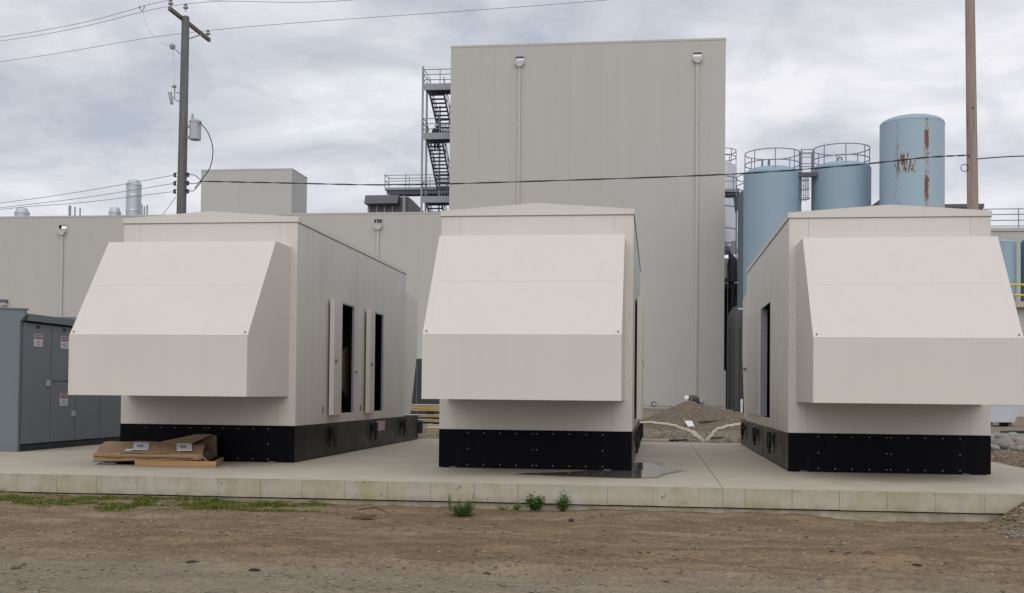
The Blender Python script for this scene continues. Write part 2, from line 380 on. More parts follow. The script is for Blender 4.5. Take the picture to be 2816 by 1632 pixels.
class MB:
    def __init__(s): s.v = []; s.f = []
    def add(s, vs, fs):
        k = len(s.v); s.v += [tuple(p) for p in vs]; s.f += [tuple(i + k for i in f) for f in fs]; return s
    def box(s, x0, x1, y0, y1, z0, z1):
        return s.add([(x0, y0, z0), (x1, y0, z0), (x1, y1, z0), (x0, y1, z0), (x0, y0, z1), (x1, y0, z1), (x1, y1, z1), (x0, y1, z1)],
                     [(0, 3, 2, 1), (4, 5, 6, 7), (0, 1, 5, 4), (1, 2, 6, 5), (2, 3, 7, 6), (3, 0, 4, 7)])
    def obox(s, c, ax, ay, az):
        c, ax, ay, az = map(Vector, (c, ax, ay, az)); vs = []
        for k in (-1, 1):
            for i, j in ((-1, -1), (1, -1), (1, 1), (-1, 1)): vs.append(c + ax * i + ay * j + az * k)
        return s.add(vs, [(0, 3, 2, 1), (4, 5, 6, 7), (0, 1, 5, 4), (1, 2, 6, 5), (2, 3, 7, 6), (3, 0, 4, 7)])
    def prism(s, poly, axis, a, b):
        n = len(poly)
        def P(p, t): return (t, p[0], p[1]) if axis == 'x' else (p[0], t, p[1]) if axis == 'y' else (p[0], p[1], t)
        vs = [P(p, a) for p in poly] + [P(p, b) for p in poly]
        return s.add(vs, [tuple(range(n))[::-1], tuple(range(n, 2 * n))] + [(i, (i + 1) % n, n + (i + 1) % n, n + i) for i in range(n)])
    def slab(s, q, t):
        q = [Vector(p) for p in q]; nrm = (q[1] - q[0]).cross(q[-1] - q[0]).normalized() * t; n = len(q)
        vs = q + [p - nrm for p in q]
        return s.add(vs, [tuple(range(n)), tuple(range(n, 2 * n))[::-1]] + [(i, n + i, n + (i + 1) % n, (i + 1) % n) for i in range(n)])
    def tube(s, pts, r, n=8, cap=True):
        pts = [Vector(p) for p in pts]; k = len(pts); rs = r if isinstance(r, (list, tuple)) else [r] * k
        vs = []; ref = None
        for i, p in enumerate(pts):
            d = (pts[min(i + 1, k - 1)] - pts[max(i - 1, 0)]).normalized()
            if ref is None: ref = Vector((0, 0, 1)) if abs(d.z) < 0.9 else Vector((1, 0, 0))
            a = d.cross(ref).normalized(); b = a.cross(d)
            ref = b if abs(b.dot(d)) < 0.99 else ref
            for j in range(n):
                w = 2 * math.pi * j / n; vs.append(p + (a * math.cos(w) + b * math.sin(w)) * rs[i])
        fs = []
        for i in range(k - 1):
            for j in range(n): fs.append((i * n + j, i * n + (j + 1) % n, (i + 1) * n + (j + 1) % n, (i + 1) * n + j))
        if cap: fs += [tuple(range(n))[::-1], tuple(range((k - 1) * n, k * n))]
        return s.add(vs, fs)
    def ring(s, c, R, r, a0=0, a1=360, n=40, m=6):
        full = abs(a1 - a0) >= 360
        pts = [(c[0] + R * math.cos(math.radians(a0 + (a1 - a0) * i / n)), c[1] + R * math.sin(math.radians(a0 + (a1 - a0) * i / n)), c[2]) for i in range(n + 1)]
        return s.tube(pts, r, m, cap=not full)
    def lathe(s, prof, c=(0, 0, 0), n=24):
        vs = []; k = len(prof)
        for r, z in prof:
            for j in range(n): w = 2 * math.pi * j / n; vs.append((c[0] + r * math.cos(w), c[1] + r * math.sin(w), c[2] + z))
        fs = [(i * n + j, i * n + (j + 1) % n, (i + 1) * n + (j + 1) % n, (i + 1) * n + j) for i in range(k - 1) for j in range(n)]
        fs += [tuple(range(n))[::-1], tuple(range((k - 1) * n, k * n))]
        return s.add(vs, fs)
    def build(s, name, mat, parent=None, smooth=False, origin=None, **kw):
        off = W[parent.name] if parent is not None else Vector(origin or (0, 0, 0))
        me = bpy.data.meshes.new(name); me.from_pydata([tuple(Vector(p) - off) for p in s.v], [], s.f); me.update()
        o = bpy.data.objects.new(name, me); COL.objects.link(o); me.materials.append(M[mat] if isinstance(mat, str) else mat)
        if smooth: me.shade_smooth(); me.set_sharp_from_angle(angle=math.radians(38))
        if parent is not None: o.parent = parent
        else: o.location = off
        W[o.name] = Vector(off); return tag(o, **kw)
def np_mesh(name, v, f, mat, parent=None, smooth=False, **kw):
    v = np.asarray(v, dtype=np.float32); f = np.asarray(f, dtype=np.int32); n = f.shape[1]
    me = bpy.data.meshes.new(name); me.vertices.add(len(v)); me.vertices.foreach_set('co', v.ravel())
    me.loops.add(f.size); me.loops.foreach_set('vertex_index', f.ravel()); me.polygons.add(len(f))
    me.polygons.foreach_set('loop_start', np.arange(0, f.size, n, dtype=np.int32)); me.polygons.foreach_set('loop_total', np.full(len(f), n, dtype=np.int32))
    me.update(calc_edges=True); me.validate()
    if smooth: me.shade_smooth()
    me.materials.append(M[mat]); o = bpy.data.objects.new(name, me); COL.objects.link(o)
    if parent is not None: o.parent = parent
    W[o.name] = Vector((0, 0, 0)) if parent is None else W[parent.name]
    return tag(o, **kw)
def box(name, mat, parent, *b, **kw): return MB().box(*b).build(name, mat, parent, **kw)
def tube(name, mat, parent, pts, r, n=8, **kw): return MB().tube(pts, r, n).build(name, mat, parent, smooth=True, **kw)
def minus(x0, x1, z0, z1, holes):
    """rectangle minus rectangular holes, as a list of rectangles"""
    res = [(x0, x1, z0, z1)]
    for a, b, c, d in holes:
        nxt = []
        for r in res:
            if b <= r[0] or a >= r[1] or d <= r[2] or c >= r[3]: nxt.append(r); continue
            if a > r[0]: nxt.append((r[0], a, r[2], r[3]))
            if b < r[1]: nxt.append((b, r[1], r[2], r[3]))
            m0, m1 = max(a, r[0]), min(b, r[1])
            if c > r[2]: nxt.append((m0, m1, r[2], c))
            if d < r[3]: nxt.append((m0, m1, d, r[3]))
        res = nxt
    return res
def hash2(i, j, s):
    x = np.sin(i * 127.1 + j * 311.7 + s * 74.7) * 43758.5453
    return x - np.floor(x)
def vnoise(x, y, s=0):
    i = np.floor(x); j = np.floor(y); u = x - i; v = y - j; u = u * u * (3 - 2 * u); v = v * v * (3 - 2 * v)
    return (hash2(i, j, s) * (1 - u) + hash2(i + 1, j, s) * u) * (1 - v) + (hash2(i, j + 1, s) * (1 - u) + hash2(i + 1, j + 1, s) * u) * v
def fbm(x, y, s=0, o=4):
    a = 0; k = 0.5
    for n in range(o): a = a + k * (vnoise(x, y, s + n) - 0.5); x = x * 2.03; y = y * 2.03; k *= 0.5
    return a
def sstep(a, b, x):
    t = np.clip((x - a) / (b - a), 0, 1); return t * t * (3 - 2 * t)
def stone_shapes(k, seed):
    rs = np.random.default_rng(seed); t = (1 + 5 ** 0.5) / 2
    v = np.array([(-1, t, 0), (1, t, 0), (-1, -t, 0), (1, -t, 0), (0, -1, t), (0, 1, t), (0, -1, -t), (0, 1, -t), (t, 0, -1), (t, 0, 1), (-t, 0, -1), (-t, 0, 1)]) / 1.902
    f = np.array([(0, 11, 5), (0, 5, 1), (0, 1, 7), (0, 7, 10), (0, 10, 11), (1, 5, 9), (5, 11, 4), (11, 10, 2), (10, 7, 6), (7, 1, 8), (3, 9, 4), (3, 4, 2), (3, 2, 6), (3, 6, 8), (3, 8, 9), (4, 9, 5), (2, 4, 11), (6, 2, 10), (8, 6, 7), (9, 8, 1)])
    return [v * rs.uniform(0.72, 1.2, (12, 1)) for _ in range(k)], f
def ico2(seed, amp=0.16):
    """rounder stone: subdivided icosahedron"""
    vs, f = stone_shapes(1, seed); v0 = vs[0] / np.linalg.norm(vs[0], axis=1, keepdims=True)
    v = [tuple(p) for p in v0]; cache = {}; nf = []
    def mid(a, b):
        k = (min(a, b), max(a, b))
        if k not in cache:
            p = np.array(v[a]) + np.array(v[b]); p /= np.linalg.norm(p); cache[k] = len(v); v.append(tuple(p))
        return cache[k]
    for a, b, c in f:
        x, y, z = mid(a, b), mid(b, c), mid(c, a); nf += [(a, x, z), (b, y, x), (c, z, y), (x, y, z)]
    v = np.array(v); rs = np.random.default_rng(seed); d = rs.normal(size=(5, 3)); d /= np.linalg.norm(d, axis=1, keepdims=True)
    sc = 1 + amp * sum(np.sin(2.2 * (v @ q) + i) for i, q in enumerate(d)) / 2
    return v * sc[:, None], np.array(nf)
def scatter(name, mat, xs, ys, zs, ss, label_kw, flat=0.6, seed=1, parent=None):
    shp, f = stone_shapes(8, seed); rs = np.random.default_rng(seed); V = []; F = []
    for i, (x, y, z, s) in enumerate(zip(xs, ys, zs, ss)):
        v = shp[i % 8] * np.array([rs.uniform(0.7, 1.3), rs.uniform(0.7, 1.3), flat * rs.uniform(0.7, 1.2)]) * s; a = rs.uniform(0, 6.28)
        c, sn = math.cos(a), math.sin(a); V.append(np.stack([v[:, 0] * c - v[:, 1] * sn + x, v[:, 0] * sn + v[:, 1] * c + y, v[:, 2] + z], 1)); F.append(f + 12 * i)
    return np_mesh(name, np.concatenate(V), np.concatenate(F), mat, parent, **label_kw)

# ------------------------------------------------------------------ ground
PX0, PX1, PY0, PY1 = -16.5, 6.25, 14.65, 28.3
def ground_h(x, y):
    front = -0.375 + 0.055 * sstep(-3.0, -9.0, x) * sstep(12.6, 14.4, y) + 0.03 * sstep(13.2, 14.6, y) * (1 - sstep(1.6, 2.6, x))
    front = front + 0.035 * fbm(x * 0.45, y * 1.1, 3, 5) + 0.05 * fbm(x * 1.6, y * 2.6, 9, 4) + 0.035 * fbm(x * 5.5, y * 7, 5, 3) + 0.030 * fbm(x * 13, y * 15, 15, 2)
    front = front + 0.018 * np.sin(y * 5.2 + 1.2 * fbm(x * 0.4, y * 0.2, 21, 2) * 6)          # wheel tracks along the pad
    front = front + 0.06 * np.exp(-((x - 0.15) / 0.8) ** 2 - ((y - 14.45) / 0.3) ** 2) - 0.05 * np.exp(-((x - 2.9) / 0.9) ** 2 - ((y - 14.4) / 0.35) ** 2)
    for yc, dp in ((9.75, 0.045), (11.15, 0.035), (12.45, 0.03)):                            # tyre ruts with soft shoulders and a lugged floor
        d = y - yc - 0.16 * np.sin(x * 0.33 + yc) - 0.10 * fbm(x * 0.8, x * 0 + yc, 61, 2); k_ = sstep(0.25, 0.6, vnoise(x * 0.35 + yc, x * 0 + yc, 63))
        front = front + k_ * (-dp * np.exp(-(d / 0.13) ** 2) * (1 + 0.35 * np.sign(np.sin(x * 26 + d * 18))) + dp * 0.7 * np.exp(-((np.abs(d) - 0.23) / 0.07) ** 2))
    bank = sstep(4.0, 5.0, x + 0.5 * fbm(x * 2, y * 2, 4, 3)) * sstep(13.4, 14.55, y)
    front = front + bank * (0.36 + 0.05 * fbm(x * 3, y * 3, 8, 3))
    back = -0.05 + np.clip((y - 28) * 0.0075, 0, 0.42) + 0.03 * fbm(x * 0.8, y * 0.8, 12, 4) + 0.02 * fbm(x * 3, y * 3, 31, 3)
    side = sstep(14.4, 15.6, y) * np.where(x > 0, 1.0, 0.0)
    k = np.where(x > 0, side * sstep(5.6, 6.3, x), sstep(-16.4, -17.4, x) * sstep(14, 16, y))
    h = front * (1 - k) + back * k
    inside = (x > PX0 + 0.3) & (x < PX1 - 0.15) & (y > PY0 + 0.2) & (y < PY1 - 0.1)
    h = np.where(inside, -0.55, h)
    h = np.where(y >= PY1 - 0.1, back, h)
    far = sstep(22, 60, np.abs(x)) * (y < 28)
    return h * (1 - far) + far * (-0.2)
def axis(*seg):
    a = [np.arange(s, e, d) for s, e, d in seg]; return np.concatenate(a + [[seg[-1][1]]])
gx = axis((-1600, -200, 200), (-200, -40, 20), (-40, -14, 1.0), (-14, -10, 0.25), (-10, 7, 0.06), (7, 14, 0.2), (14, 40, 1.0), (40, 200, 20), (200, 1600, 200))
gy = axis((-600, -40, 80), (-40, 4, 4), (4, 7.5, 0.3), (7.5, 15.2, 0.05), (15.2, 27.9, 0.6), (27.9, 36, 0.16), (36, 60, 0.5), (60, 110, 3), (110, 300, 20), (300, 2400, 200))
GX, GY = np.meshgrid(gx, gy); GZ = ground_h(GX, GY)
nx, ny = len(gx), len(gy); idx = np.arange(nx * ny).reshape(ny, nx)
np_mesh('ground', np.stack([GX.ravel(), GY.ravel(), GZ.ravel()], 1), np.stack([idx[:-1, :-1], idx[:-1, 1:], idx[1:, 1:], idx[1:, :-1]], -1).reshape(-1, 4), 'dirt', smooth=True, kind='structure')

# ------------------------------------------------------------------ concrete pad
pad = empty('concrete_pad', (0, 0, 0), kind='structure')
JX = 0.88
MB().box(PX0, JX - 0.005, PY0 + 0.03, PY1, -0.25, 0).build('pad_slab', 'concrete', pad)
MB().box(JX + 0.005, PX1, PY0 + 0.03, PY1, -0.25, 0).build('pad_slab', 'concrete', pad)
box('footing', 'concrete_face', pad, PX0 + 0.03, PX1 - 0.03, PY0 + 0.045, PY1 - 0.05, -0.7, -0.268)
box('footing_gap', 'cab_dark', pad, PX0 + 0.12, PX1 - 0.12, PY0 + 0.12, PY1 - 0.1, -0.268, -0.25)
bx = sorted([round(-0.01 + 0.587 * k, 3) for k in range(-28, 11)] + [JX])
bx = [PX0] + [b for b in bx if PX0 + 0.3 < b < PX1 - 0.2] + [PX1]
for a, b in zip(bx[:-1], bx[1:]):
    d = random.uniform(-0.003, 0.003)
    gp = random.uniform(0.001, 0.003); MB().box(a + gp, b - gp, PY0 + d, PY0 + 0.03, -0.25 + random.uniform(0, 0.004), -0.0005).build('form_panel', 'concrete_face', pad)
box('back_kerb', 'concrete', pad, -16.0, -4.6, PY1 + 0.004, PY1 + 0.12, -0.2, 0.035)
box('back_kerb', 'concrete', pad, -0.75, 0.35, PY1 + 0.004, PY1 + 0.1, -0.2, 0.04)

# puddle: a thin sheet of water with a damp rim, running under the corner of the middle enclosure
pts = [(-1.95, 16.50), (-1.5, 16.28), (-0.9, 16.12), (-0.3, 16.06), (0.0, 16.22), (0.10, 16.6), (0.14, 16.95), (0.42, 17.75), (0.30, 18.0), (0.16, 18.5), (0.02, 19.3), (-0.2, 19.6), (-0.5, 19.2), (-0.6, 17.9), (-1.0, 17.4), (-1.4, 16.9)]
def blob(pts, amp, seed, sub=10):
    rs = []; n = len(pts)
    for i in range(n):
        p0, p1, p2, p3 = (np.array(pts[(i + k) % n]) for k in (-1, 0, 1, 2))
        for j in range(sub):
            t = j / sub; q = 0.5 * ((2 * p1) + (-p0 + p2) * t + (2 * p0 - 5 * p1 + 4 * p2 - p3) * t * t + (-p0 + 3 * p1 - 3 * p2 + p3) * t ** 3)
            rs.append(q + amp * np.array([float(fbm(q[0] * 6, q[1] * 6, seed, 3)), float(fbm(q[0] * 6 + 9, q[1] * 6, seed, 3))]))
    return rs
b = blob(pts, 0.12, 3); MB().add([(p[0], p[1], 0.0065) for p in b], [tuple(range(len(b)))]).build('puddle', 'puddle', None, kind='structure')
cx, cy = np.mean(pts, 0); b2 = blob([((x - cx) * 1.07 + cx, (y - cy) * 1.05 + cy) for x, y in pts], 0.2, 8)
MB().add([(p[0], p[1], 0.003) for p in b2], [tuple(range(len(b2)))]).build('damp_patch', 'damp', None, kind='structure')

# ------------------------------------------------------------------ warehouse and tower
YT = 72.0
def facade(parent, x0, x1, z0, z1, y, holes, pitch, seams, th=0.03, gap=0.0025, core=0.3):
    MBc = MB()
    for r in minus(x0, x1, z0, z1, holes): MBc.box(r[0], r[1], y + th, y + core, r[2], r[3])
    MBc.build('wall', 'wall_core', parent)
    n = max(1, round((x1 - x0) / pitch)); zs = [z0] + seams + [z1]
    for i in range(n):
        a = x0 + (x1 - x0) * i / n; b = x0 + (x1 - x0) * (i + 1) / n
        for c, d in zip(zs[:-1], zs[1:]):
            q = MB()
            for r in minus(a + gap / 2, b - gap / 2, c + gap / 2, d - gap / 2, holes): q.box(r[0], r[1], y, y + th - 0.004, r[2], r[3])
            q.build('wall_panel', 'wall', parent)
def downspout(parent, x, y, zh, zb):
    q = MB().prism([(x - 0.29, zh - 0.22), (x + 0.29, zh - 0.22), (x + 0.29, zh - 0.36), (x + 0.10, zh - 0.58), (x - 0.10, zh - 0.58), (x - 0.29, zh - 0.36)], 'y', y - 0.22, y - 0.004)
    h = q.build('conductor_head', 'pipe_grey', parent)
    q = MB()
    for a, b_, c, d in ((x - 0.34, x - 0.27, zh - 0.12, zh + 0.14), (x + 0.27, x + 0.34, zh - 0.12, zh + 0.14), (x - 0.34, x + 0.34, zh + 0.14, zh + 0.19), (x - 0.34, x + 0.34, zh - 0.17, zh - 0.12)):
        q.box(a, b_, y - 0.03, y + 0.31, c, d)
    q.build('scupper_frame', 'coping', parent)
    box('downpipe', 'pipe_grey', parent, x - 0.075, x + 0.075, y - 0.12, y - 0.012, zb, zh - 0.581)
    for z in np.arange(zb + 2, zh - 2, 3.2): box('pipe_strap', 'coping', parent, x - 0.10, x + 0.10, y - 0.13, y - 0.006, z, z + 0.05)

tw = empty('tower_building', (-4.5, YT, 0.28), 'tall windowless grey panelled tower block behind the middle enclosure', 'building')
th_holes = [(-8.87 - 0.27, -8.87 + 0.27, 22.86, 23.1), (2.57 - 0.27, 2.57 + 0.27, 22.8, 23.04)]
facade(tw, -13.44, 4.35, 0.45, 23.828, YT, th_holes, 0.99, [12.1])
box('foundation_strip', 'coping', tw, -13.44, 4.35, YT + 0.05, YT + 0.3, 0.0, 0.45)
box('coping', 'coping', tw, -13.46, 4.37, YT - 0.02, YT + 0.33, 23.83, 23.96)
box('side_wall', 'wall', tw, -13.44, -13.16, YT + 0.302, YT + 9, 0, 23.75)
box('side_wall', 'wall', tw, 4.07, 4.35, YT + 0.302, YT + 9, 0, 23.75)
box('back_wall', 'wall', tw, -13.44, 4.35, YT + 9.002, YT + 9.3, 0, 22.7)
box('roof', 'roofing', tw, -13.15, 4.06, YT + 0.302, YT + 9, 22.5, 22.7)
downspout(tw, -8.87, YT, 22.98, 0.45); downspout(tw, 2.57, YT, 22.92, 0.45)
box('corner_trim', 'wall', tw, 4.352, 4.47, YT - 0.03, YT + 0.2, 0.1, 2.74)
box('meter_box', 'charcoal', tw, 2.62, 2.98, YT - 0.35, YT - 0.005, 0.40, 0.72); box('meter_lid', 'white', tw, 2.60, 3.0, YT - 0.37, YT - 0.005, 0.722, 0.80)

wh = empty('warehouse', (-33, YT, 0.28), 'long low grey panelled warehouse wall with roof vents on top', 'building')
WX0 = -64.0
wh_holes = [(-40.33 - 0.27, -40.33 + 0.27, 12.13, 12.37), (-18.18 - 0.27, -18.18 + 0.27, 12.31, 12.55), (-15.95, -14.2, 0.0, 3.2)]
facade(wh, WX0, -13.46, 0.0, 12.91, YT, wh_holes, 1.0, [])
box('coping', 'coping', wh, WX0, -13.46, YT - 0.02, YT + 0.33, 12.912, 13.02)
box('roof', 'roofing', wh, WX0, -13.46, YT + 0.302, YT + 40, 11.9, 12.05)
box('back_wall', 'wall', wh, WX0, -13.46, YT + 40.002, YT + 40.3, 0, 12.4)
downspout(wh, -40.33, YT, 12.25, 0.4); downspout(wh, -18.18, YT, 12.43, 0.4)
box('dark_doorway', 'lining', wh, -15.95, -14.2, YT + 0.35, YT + 0.5, 0.0, 3.2)
lp = MB().prism([(YT - 0.32, 7.05), (YT - 0.004, 7.0), (YT - 0.004, 7.25), (YT - 0.32, 7.25)], 'x', -44.68, -44.25).build('wall_light', 'charcoal', wh)
MB().prism([(YT - 0.26, 6.87), (YT - 0.004, 6.83), (YT - 0.004, 6.995), (YT - 0.30, 7.04)], 'x', -44.62, -44.27).build('light_lens', 'lamp_glass', lp)
ph = empty('rooftop_penthouse', (-30, 80, 12.05), 'square grey windowless penthouse block on the warehouse roof', 'rooftop block')
facade(ph, -33.86, -26.8, 12.05, 17.58, 80, [], 1.01, [], core=0.25)
box('side_wall', 'wall', ph, -27.05, -26.8, 80.252, 83.6, 12.05, 17.58); box('side_wall', 'wall', ph, -33.86, -33.6, 80.252, 83.6, 12.05, 17.58)
box('coping', 'coping', ph, -33.88, -26.78, 79.98, 83.62, 17.582, 17.7)

def stack(loc, r, h, label, cap=0.45):
    o = empty('roof_stack', loc, label, 'roof vent', 'silver vents on the warehouse roof')
    MB().lathe([(r, 0), (r, h - cap)], loc, 28).build('duct', 'silver_dull', o, smooth=True)
    MB().lathe([(r * 1.05, h - cap + 0.002), (r * 1.05, h - cap + 0.09), (r * 0.98, h - cap + 0.1), (r * 0.78, h - 0.08), (r * 0.62, h)], loc, 28).build('cap', 'silver_dull', o, smooth=True)
    k = 0
    for z in np.arange(0.35, h - cap, 1.15):
        MB().lathe([(r * 1.0, z), (r * 1.04, z + 0.02), (r * 1.04, z + 0.10), (r * 1.0, z + 0.12)], loc, 28).build('seam_band', 'silver', o, smooth=True)
stack((-39.45, 80.6, 12.05), 0.56, 5.05, 'tall silver round stack on the warehouse roof')
stack((-48.45, 80.5, 12.05), 0.54, 3.0, 'short silver capped vent at the far left of the warehouse roof')
stack((-40.8, 80.3, 12.05), 0.44, 2.92, 'short silver capped vent just left of the tall stack')
for i, (x, z, r, lab) in enumerate(((-43.72, 14.95, 0.10, 'tallest thin vent pipe of the left trio'), (-43.31, 14.85, 0.06, 'middle thin vent pipe of the left trio'), (-42.9, 14.78, 0.06, 'shortest thin vent pipe of the left trio'),
                                   (-38.03, 14.98, 0.06, 'thin vent pipe nearest the tall stack, left in its trio'), (-37.82, 14.82, 0.06, 'shortest thin vent pipe right of the tall stack'), (-37.6, 14.92, 0.06, 'thin vent pipe right of the tall stack, last in its trio'))):
    tube('vent_pipe', 'steel', None, [(x, 79, 12.05), (x, 79, z - 0.05), (x + 0.02, 79, z)], [r, r, r * 0.5], 10, origin=(x, 79, 12.05), label=lab, cat='vent pipe', group='thin vent pipes on the warehouse roof')

hd = empty('air_intake_hood', (-18.5, 77, 12.05), 'dark grey metal air intake hood on the warehouse roof edge', 'air intake')
MB().box(-20.36, -17.72, 77.5, 79.5, 12.05, 15.0).build('casing', 'charcoal', hd)
MB().prism([(76.6, 14.42), (77.498, 14.42), (77.498, 15.06), (76.95, 15.06)], 'x', -20.40, -18.0).build('visor', 'charcoal', hd)
MB().prism([(-17.718, 12.05), (-17.718, 15.0), (-17.4, 15.0), (-16.0, 13.6), (-14.8, 12.4), (-14.8, 12.05)], 'y', 77.45, 79.0).build('sloping_duct', 'charcoal', hd)
box('corner_post', 'steel', hd, -17.78, -17.56, 77.25, 77.44, 12.05, 15.05)
for x in (-20.28, -19.72, -19.15, -18.58): box('vane', 'vane', hd, x, x + 0.06, 77.42, 77.496, 12.1, 14.36)

# ------------------------------------------------------------------ stair tower
st = empty('stair_tower', (-14.7, 78, 12.05), 'grey steel switchback stair tower on the left side of the tower block', 'staircase')
FZ = [22.25, 18.86, 14.5]; MZ = [20.25, 16.25]
def rails(parent, pts, z, n_post=None, h=1.07, rows=(1.07, 0.72, 0.36), r=0.028):
    for a, c in zip(pts[:-1], pts[1:]):
        a = Vector((*a, z)); c = Vector((*c, z)); q = MB()
        for k in rows: q.tube([a + Vector((0, 0, k)), c + Vector((0, 0, k))], r, 6)
        n = max(1, round((c - a).length / 1.5))
        for i in range(n + 1):
            p = a.lerp(c, i / n); q.tube([p, p + Vector((0, 0, h))], r, 6)
        q.build('railing', 'rail', parent, smooth=True)
for x, y in ((-15.93, 75.0), (-15.93, 76.4), (-15.93, 81.2)):
    box('post', 'steel', st, x - 0.06, x + 0.06, y - 0.06, y + 0.06, 12.05, 23.55 if y < 76 else 22.4)
for z in FZ:
    box('landing', 'steel', st, -15.87, -13.6, 75.0, 76.35, z - 0.06, z)
    box('landing_fascia', 'steel', st, -15.87, -13.6, 74.93, 74.998, z - 0.36, z + 0.08)
    q = MB()
    for y in (75.35, 75.8, 76.25): q.box(-15.8, -13.6, y - 0.04, y + 0.04, z - 0.34, z - 0.065)
    q.build('landing_joist', 'steel_dark', st)
    rails(st, [(-13.6, 75.0), (-15.87, 75.0), (-15.87, 76.35)], z)
for z in MZ:
    box('landing', 'steel', st, -15.9, -13.6, 80.0, 81.2, z - 0.06, z)
    box('landing_fascia', 'steel_dark', st, -15.9, -13.6, 79.93, 79.998, z - 0.3, z - 0.062)
    rails(st, [(-15.87, 80.0), (-15.87, 81.2), (-13.6, 81.2)], z)
def flight(x0, x1, ya, za, yb, zb):
    n = max(4, round(abs(za - zb) / 0.2))
    for x in (x0, x1):
        MB().prism([(ya, za - 0.28), (ya, za), (yb, zb), (yb, zb - 0.28)], 'x', x - 0.035, x + 0.035).build('stringer', 'steel_dark', st)
        q = MB()
        for k in (0.95, 0.5): q.tube([(x, ya, za + k), (x, yb, zb + k)], 0.025, 6)
        for t in (0.02, 0.34, 0.66, 0.98):
            y = ya + (yb - ya) * t; z = za + (zb - za) * t; q.tube([(x, y, z), (x, y, z + 0.95)], 0.025, 6)
        q.build('handrail', 'rail', st, smooth=True)
    for i in range(1, n):
        t = i / n; y = ya + (yb - ya) * t; z = za + (zb - za) * t
        box('tread', 'steel_dark', st, x0 + 0.036, x1 - 0.036, y - 0.12, y + 0.13, z - 0.065, z)
flight(-15.75, -14.75, 76.36, FZ[0], 79.99, MZ[0]); flight(-14.6, -13.7, 76.36, FZ[1], 79.99, MZ[0])
flight(-15.85, -14.8, 76.36, FZ[1], 79.99, MZ[1]); flight(-14.6, -13.7, 76.36, FZ[2], 79.99, MZ[1])
flight(-15.85, -14.8, 76.36, FZ[2], 79.99, 12.1)
wk = empty('roof_walkway', (-18, 84.5, 12.05), 'steel railed walkway on legs leading left from the stair tower', 'walkway')
box('deck', 'steel', wk, -20.75, -14.0, 84.0, 85.3, 16.72, 16.9); box('beam', 'steel_dark', wk, -20.6, -14.0, 84.1, 84.25, 16.4, 16.718); box('beam', 'steel_dark', wk, -20.6, -14.0, 85.0, 85.15, 16.4, 16.718)
rails(wk, [(-14.2, 84.0), (-20.73, 84.0), (-20.73, 85.28), (-14.2, 85.28)], 16.9, rows=(0.95, 0.5))
for x in (-20.3, -17.6): MB().prism([(x - 0.16, 16.4), (x + 0.16, 16.4), (x + 0.04, 15.7), (x + 0.04, 12.05), (x - 0.04, 12.05), (x - 0.04, 15.7)], 'y', 84.5, 84.6).build('leg', 'steel_dark', wk)

# ------------------------------------------------------------------ tanks
def tank(loc, r, zs, za, mat, label, n=48, group='blue storage tanks beside the tower', name='storage_tank', dome=None):
    o = empty(name, loc, label, 'tank', group)
    MB().lathe([(r, 0), (r, zs - loc[2])], loc, n).build('shell', mat, o, smooth=True)
    d = za - zs; pr = [(r * 1.004, zs - loc[2] + 0.002), (r * 1.004, zs - loc[2] + 0.03)] + [(r * math.cos(a), zs - loc[2] + 0.03 + d * math.sin(a)) for a in (0.25, 0.5, 0.8, 1.1, 1.35, 1.54)]
    MB().lathe(pr, loc, n).build('dome', dome or mat, o, smooth=True)
    return o
def tank_rail(o, c, r, z, a0=0, a1=360, hts=(1.1, 0.55), rr=0.028):
    q = MB()
    for h in hts: q.ring((c[0], c[1], z + h), r, rr, a0, a1, 44, 6)
    k = max(3, round((a1 - a0) / 45))
    for i in range(k + (0 if a1 - a0 >= 360 else 1)):
        w = math.radians(a0 + (a1 - a0) * i / k); q.tube([(c[0] + r * math.cos(w), c[1] + r * math.sin(w), z - 0.1), (c[0] + r * math.cos(w), c[1] + r * math.sin(w), z + hts[0])], rr, 6)
    q.build('guard_rail', 'rail', o, smooth=True)
t1 = tank((6.65, 65.6, 0.2), 1.63, 13.86, 14.32, 'tank', 'pale blue tank with ring rail, nearest the tower', dome='tank_top')
tank_rail(t1, (6.65, 65.6), 1.56, 13.86, hts=(1.25, 0.62))
t2 = tank((10.5, 65.6, 0.2), 1.65, 14.1, 14.5, 'tank', 'pale blue tank with ring rail, next to the rusty tank', dome='tank_top')
tank_rail(t2, (10.5, 65.6), 1.57, 14.06, hts=(1.25, 0.62))
t3 = tank((13.98, 63.7, 0.2), 1.70, 16.15, 16.62, 'rust_tank', 'tallest blue tank, streaked with rust and without a rail', dome='tank_top')
t0 = tank((6.95, 70.6, 0.2), 1.9, 13.55, 14.15, 'tank_shaded', 'blue tank with painted-in shade half hidden behind the tank nearest the tower')
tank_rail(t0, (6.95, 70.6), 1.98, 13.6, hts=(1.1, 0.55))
hb_ = MB()
for x in (6.0, 6.35): hb_.tube([(x, 64.5, 14.1), (x, 64.5, 14.55), (x, 64.9, 14.6), (x, 65.2, 14.3)], 0.03, 6)
hb_.build('ladder_hoop', 'rail', t1, smooth=True)
MB().tube([(10.15, 65.0, 14.45), (10.3, 65.0, 14.75), (10.42, 65.0, 14.72), (10.44, 65.0, 14.55)], 0.05, 8).build('vent_hook', 'rail', t2, smooth=True)
br = empty('tank_bridge', (8.5, 65.2, 13.6), 'short railed steel bridge linking the two railed blue tanks', 'footbridge')
box('deck', 'steel', br, 8.0, 9.05, 64.7, 65.6, 13.72, 13.84); box('beam', 'steel_dark', br, 8.0, 9.05, 64.66, 64.69, 13.6, 13.84)
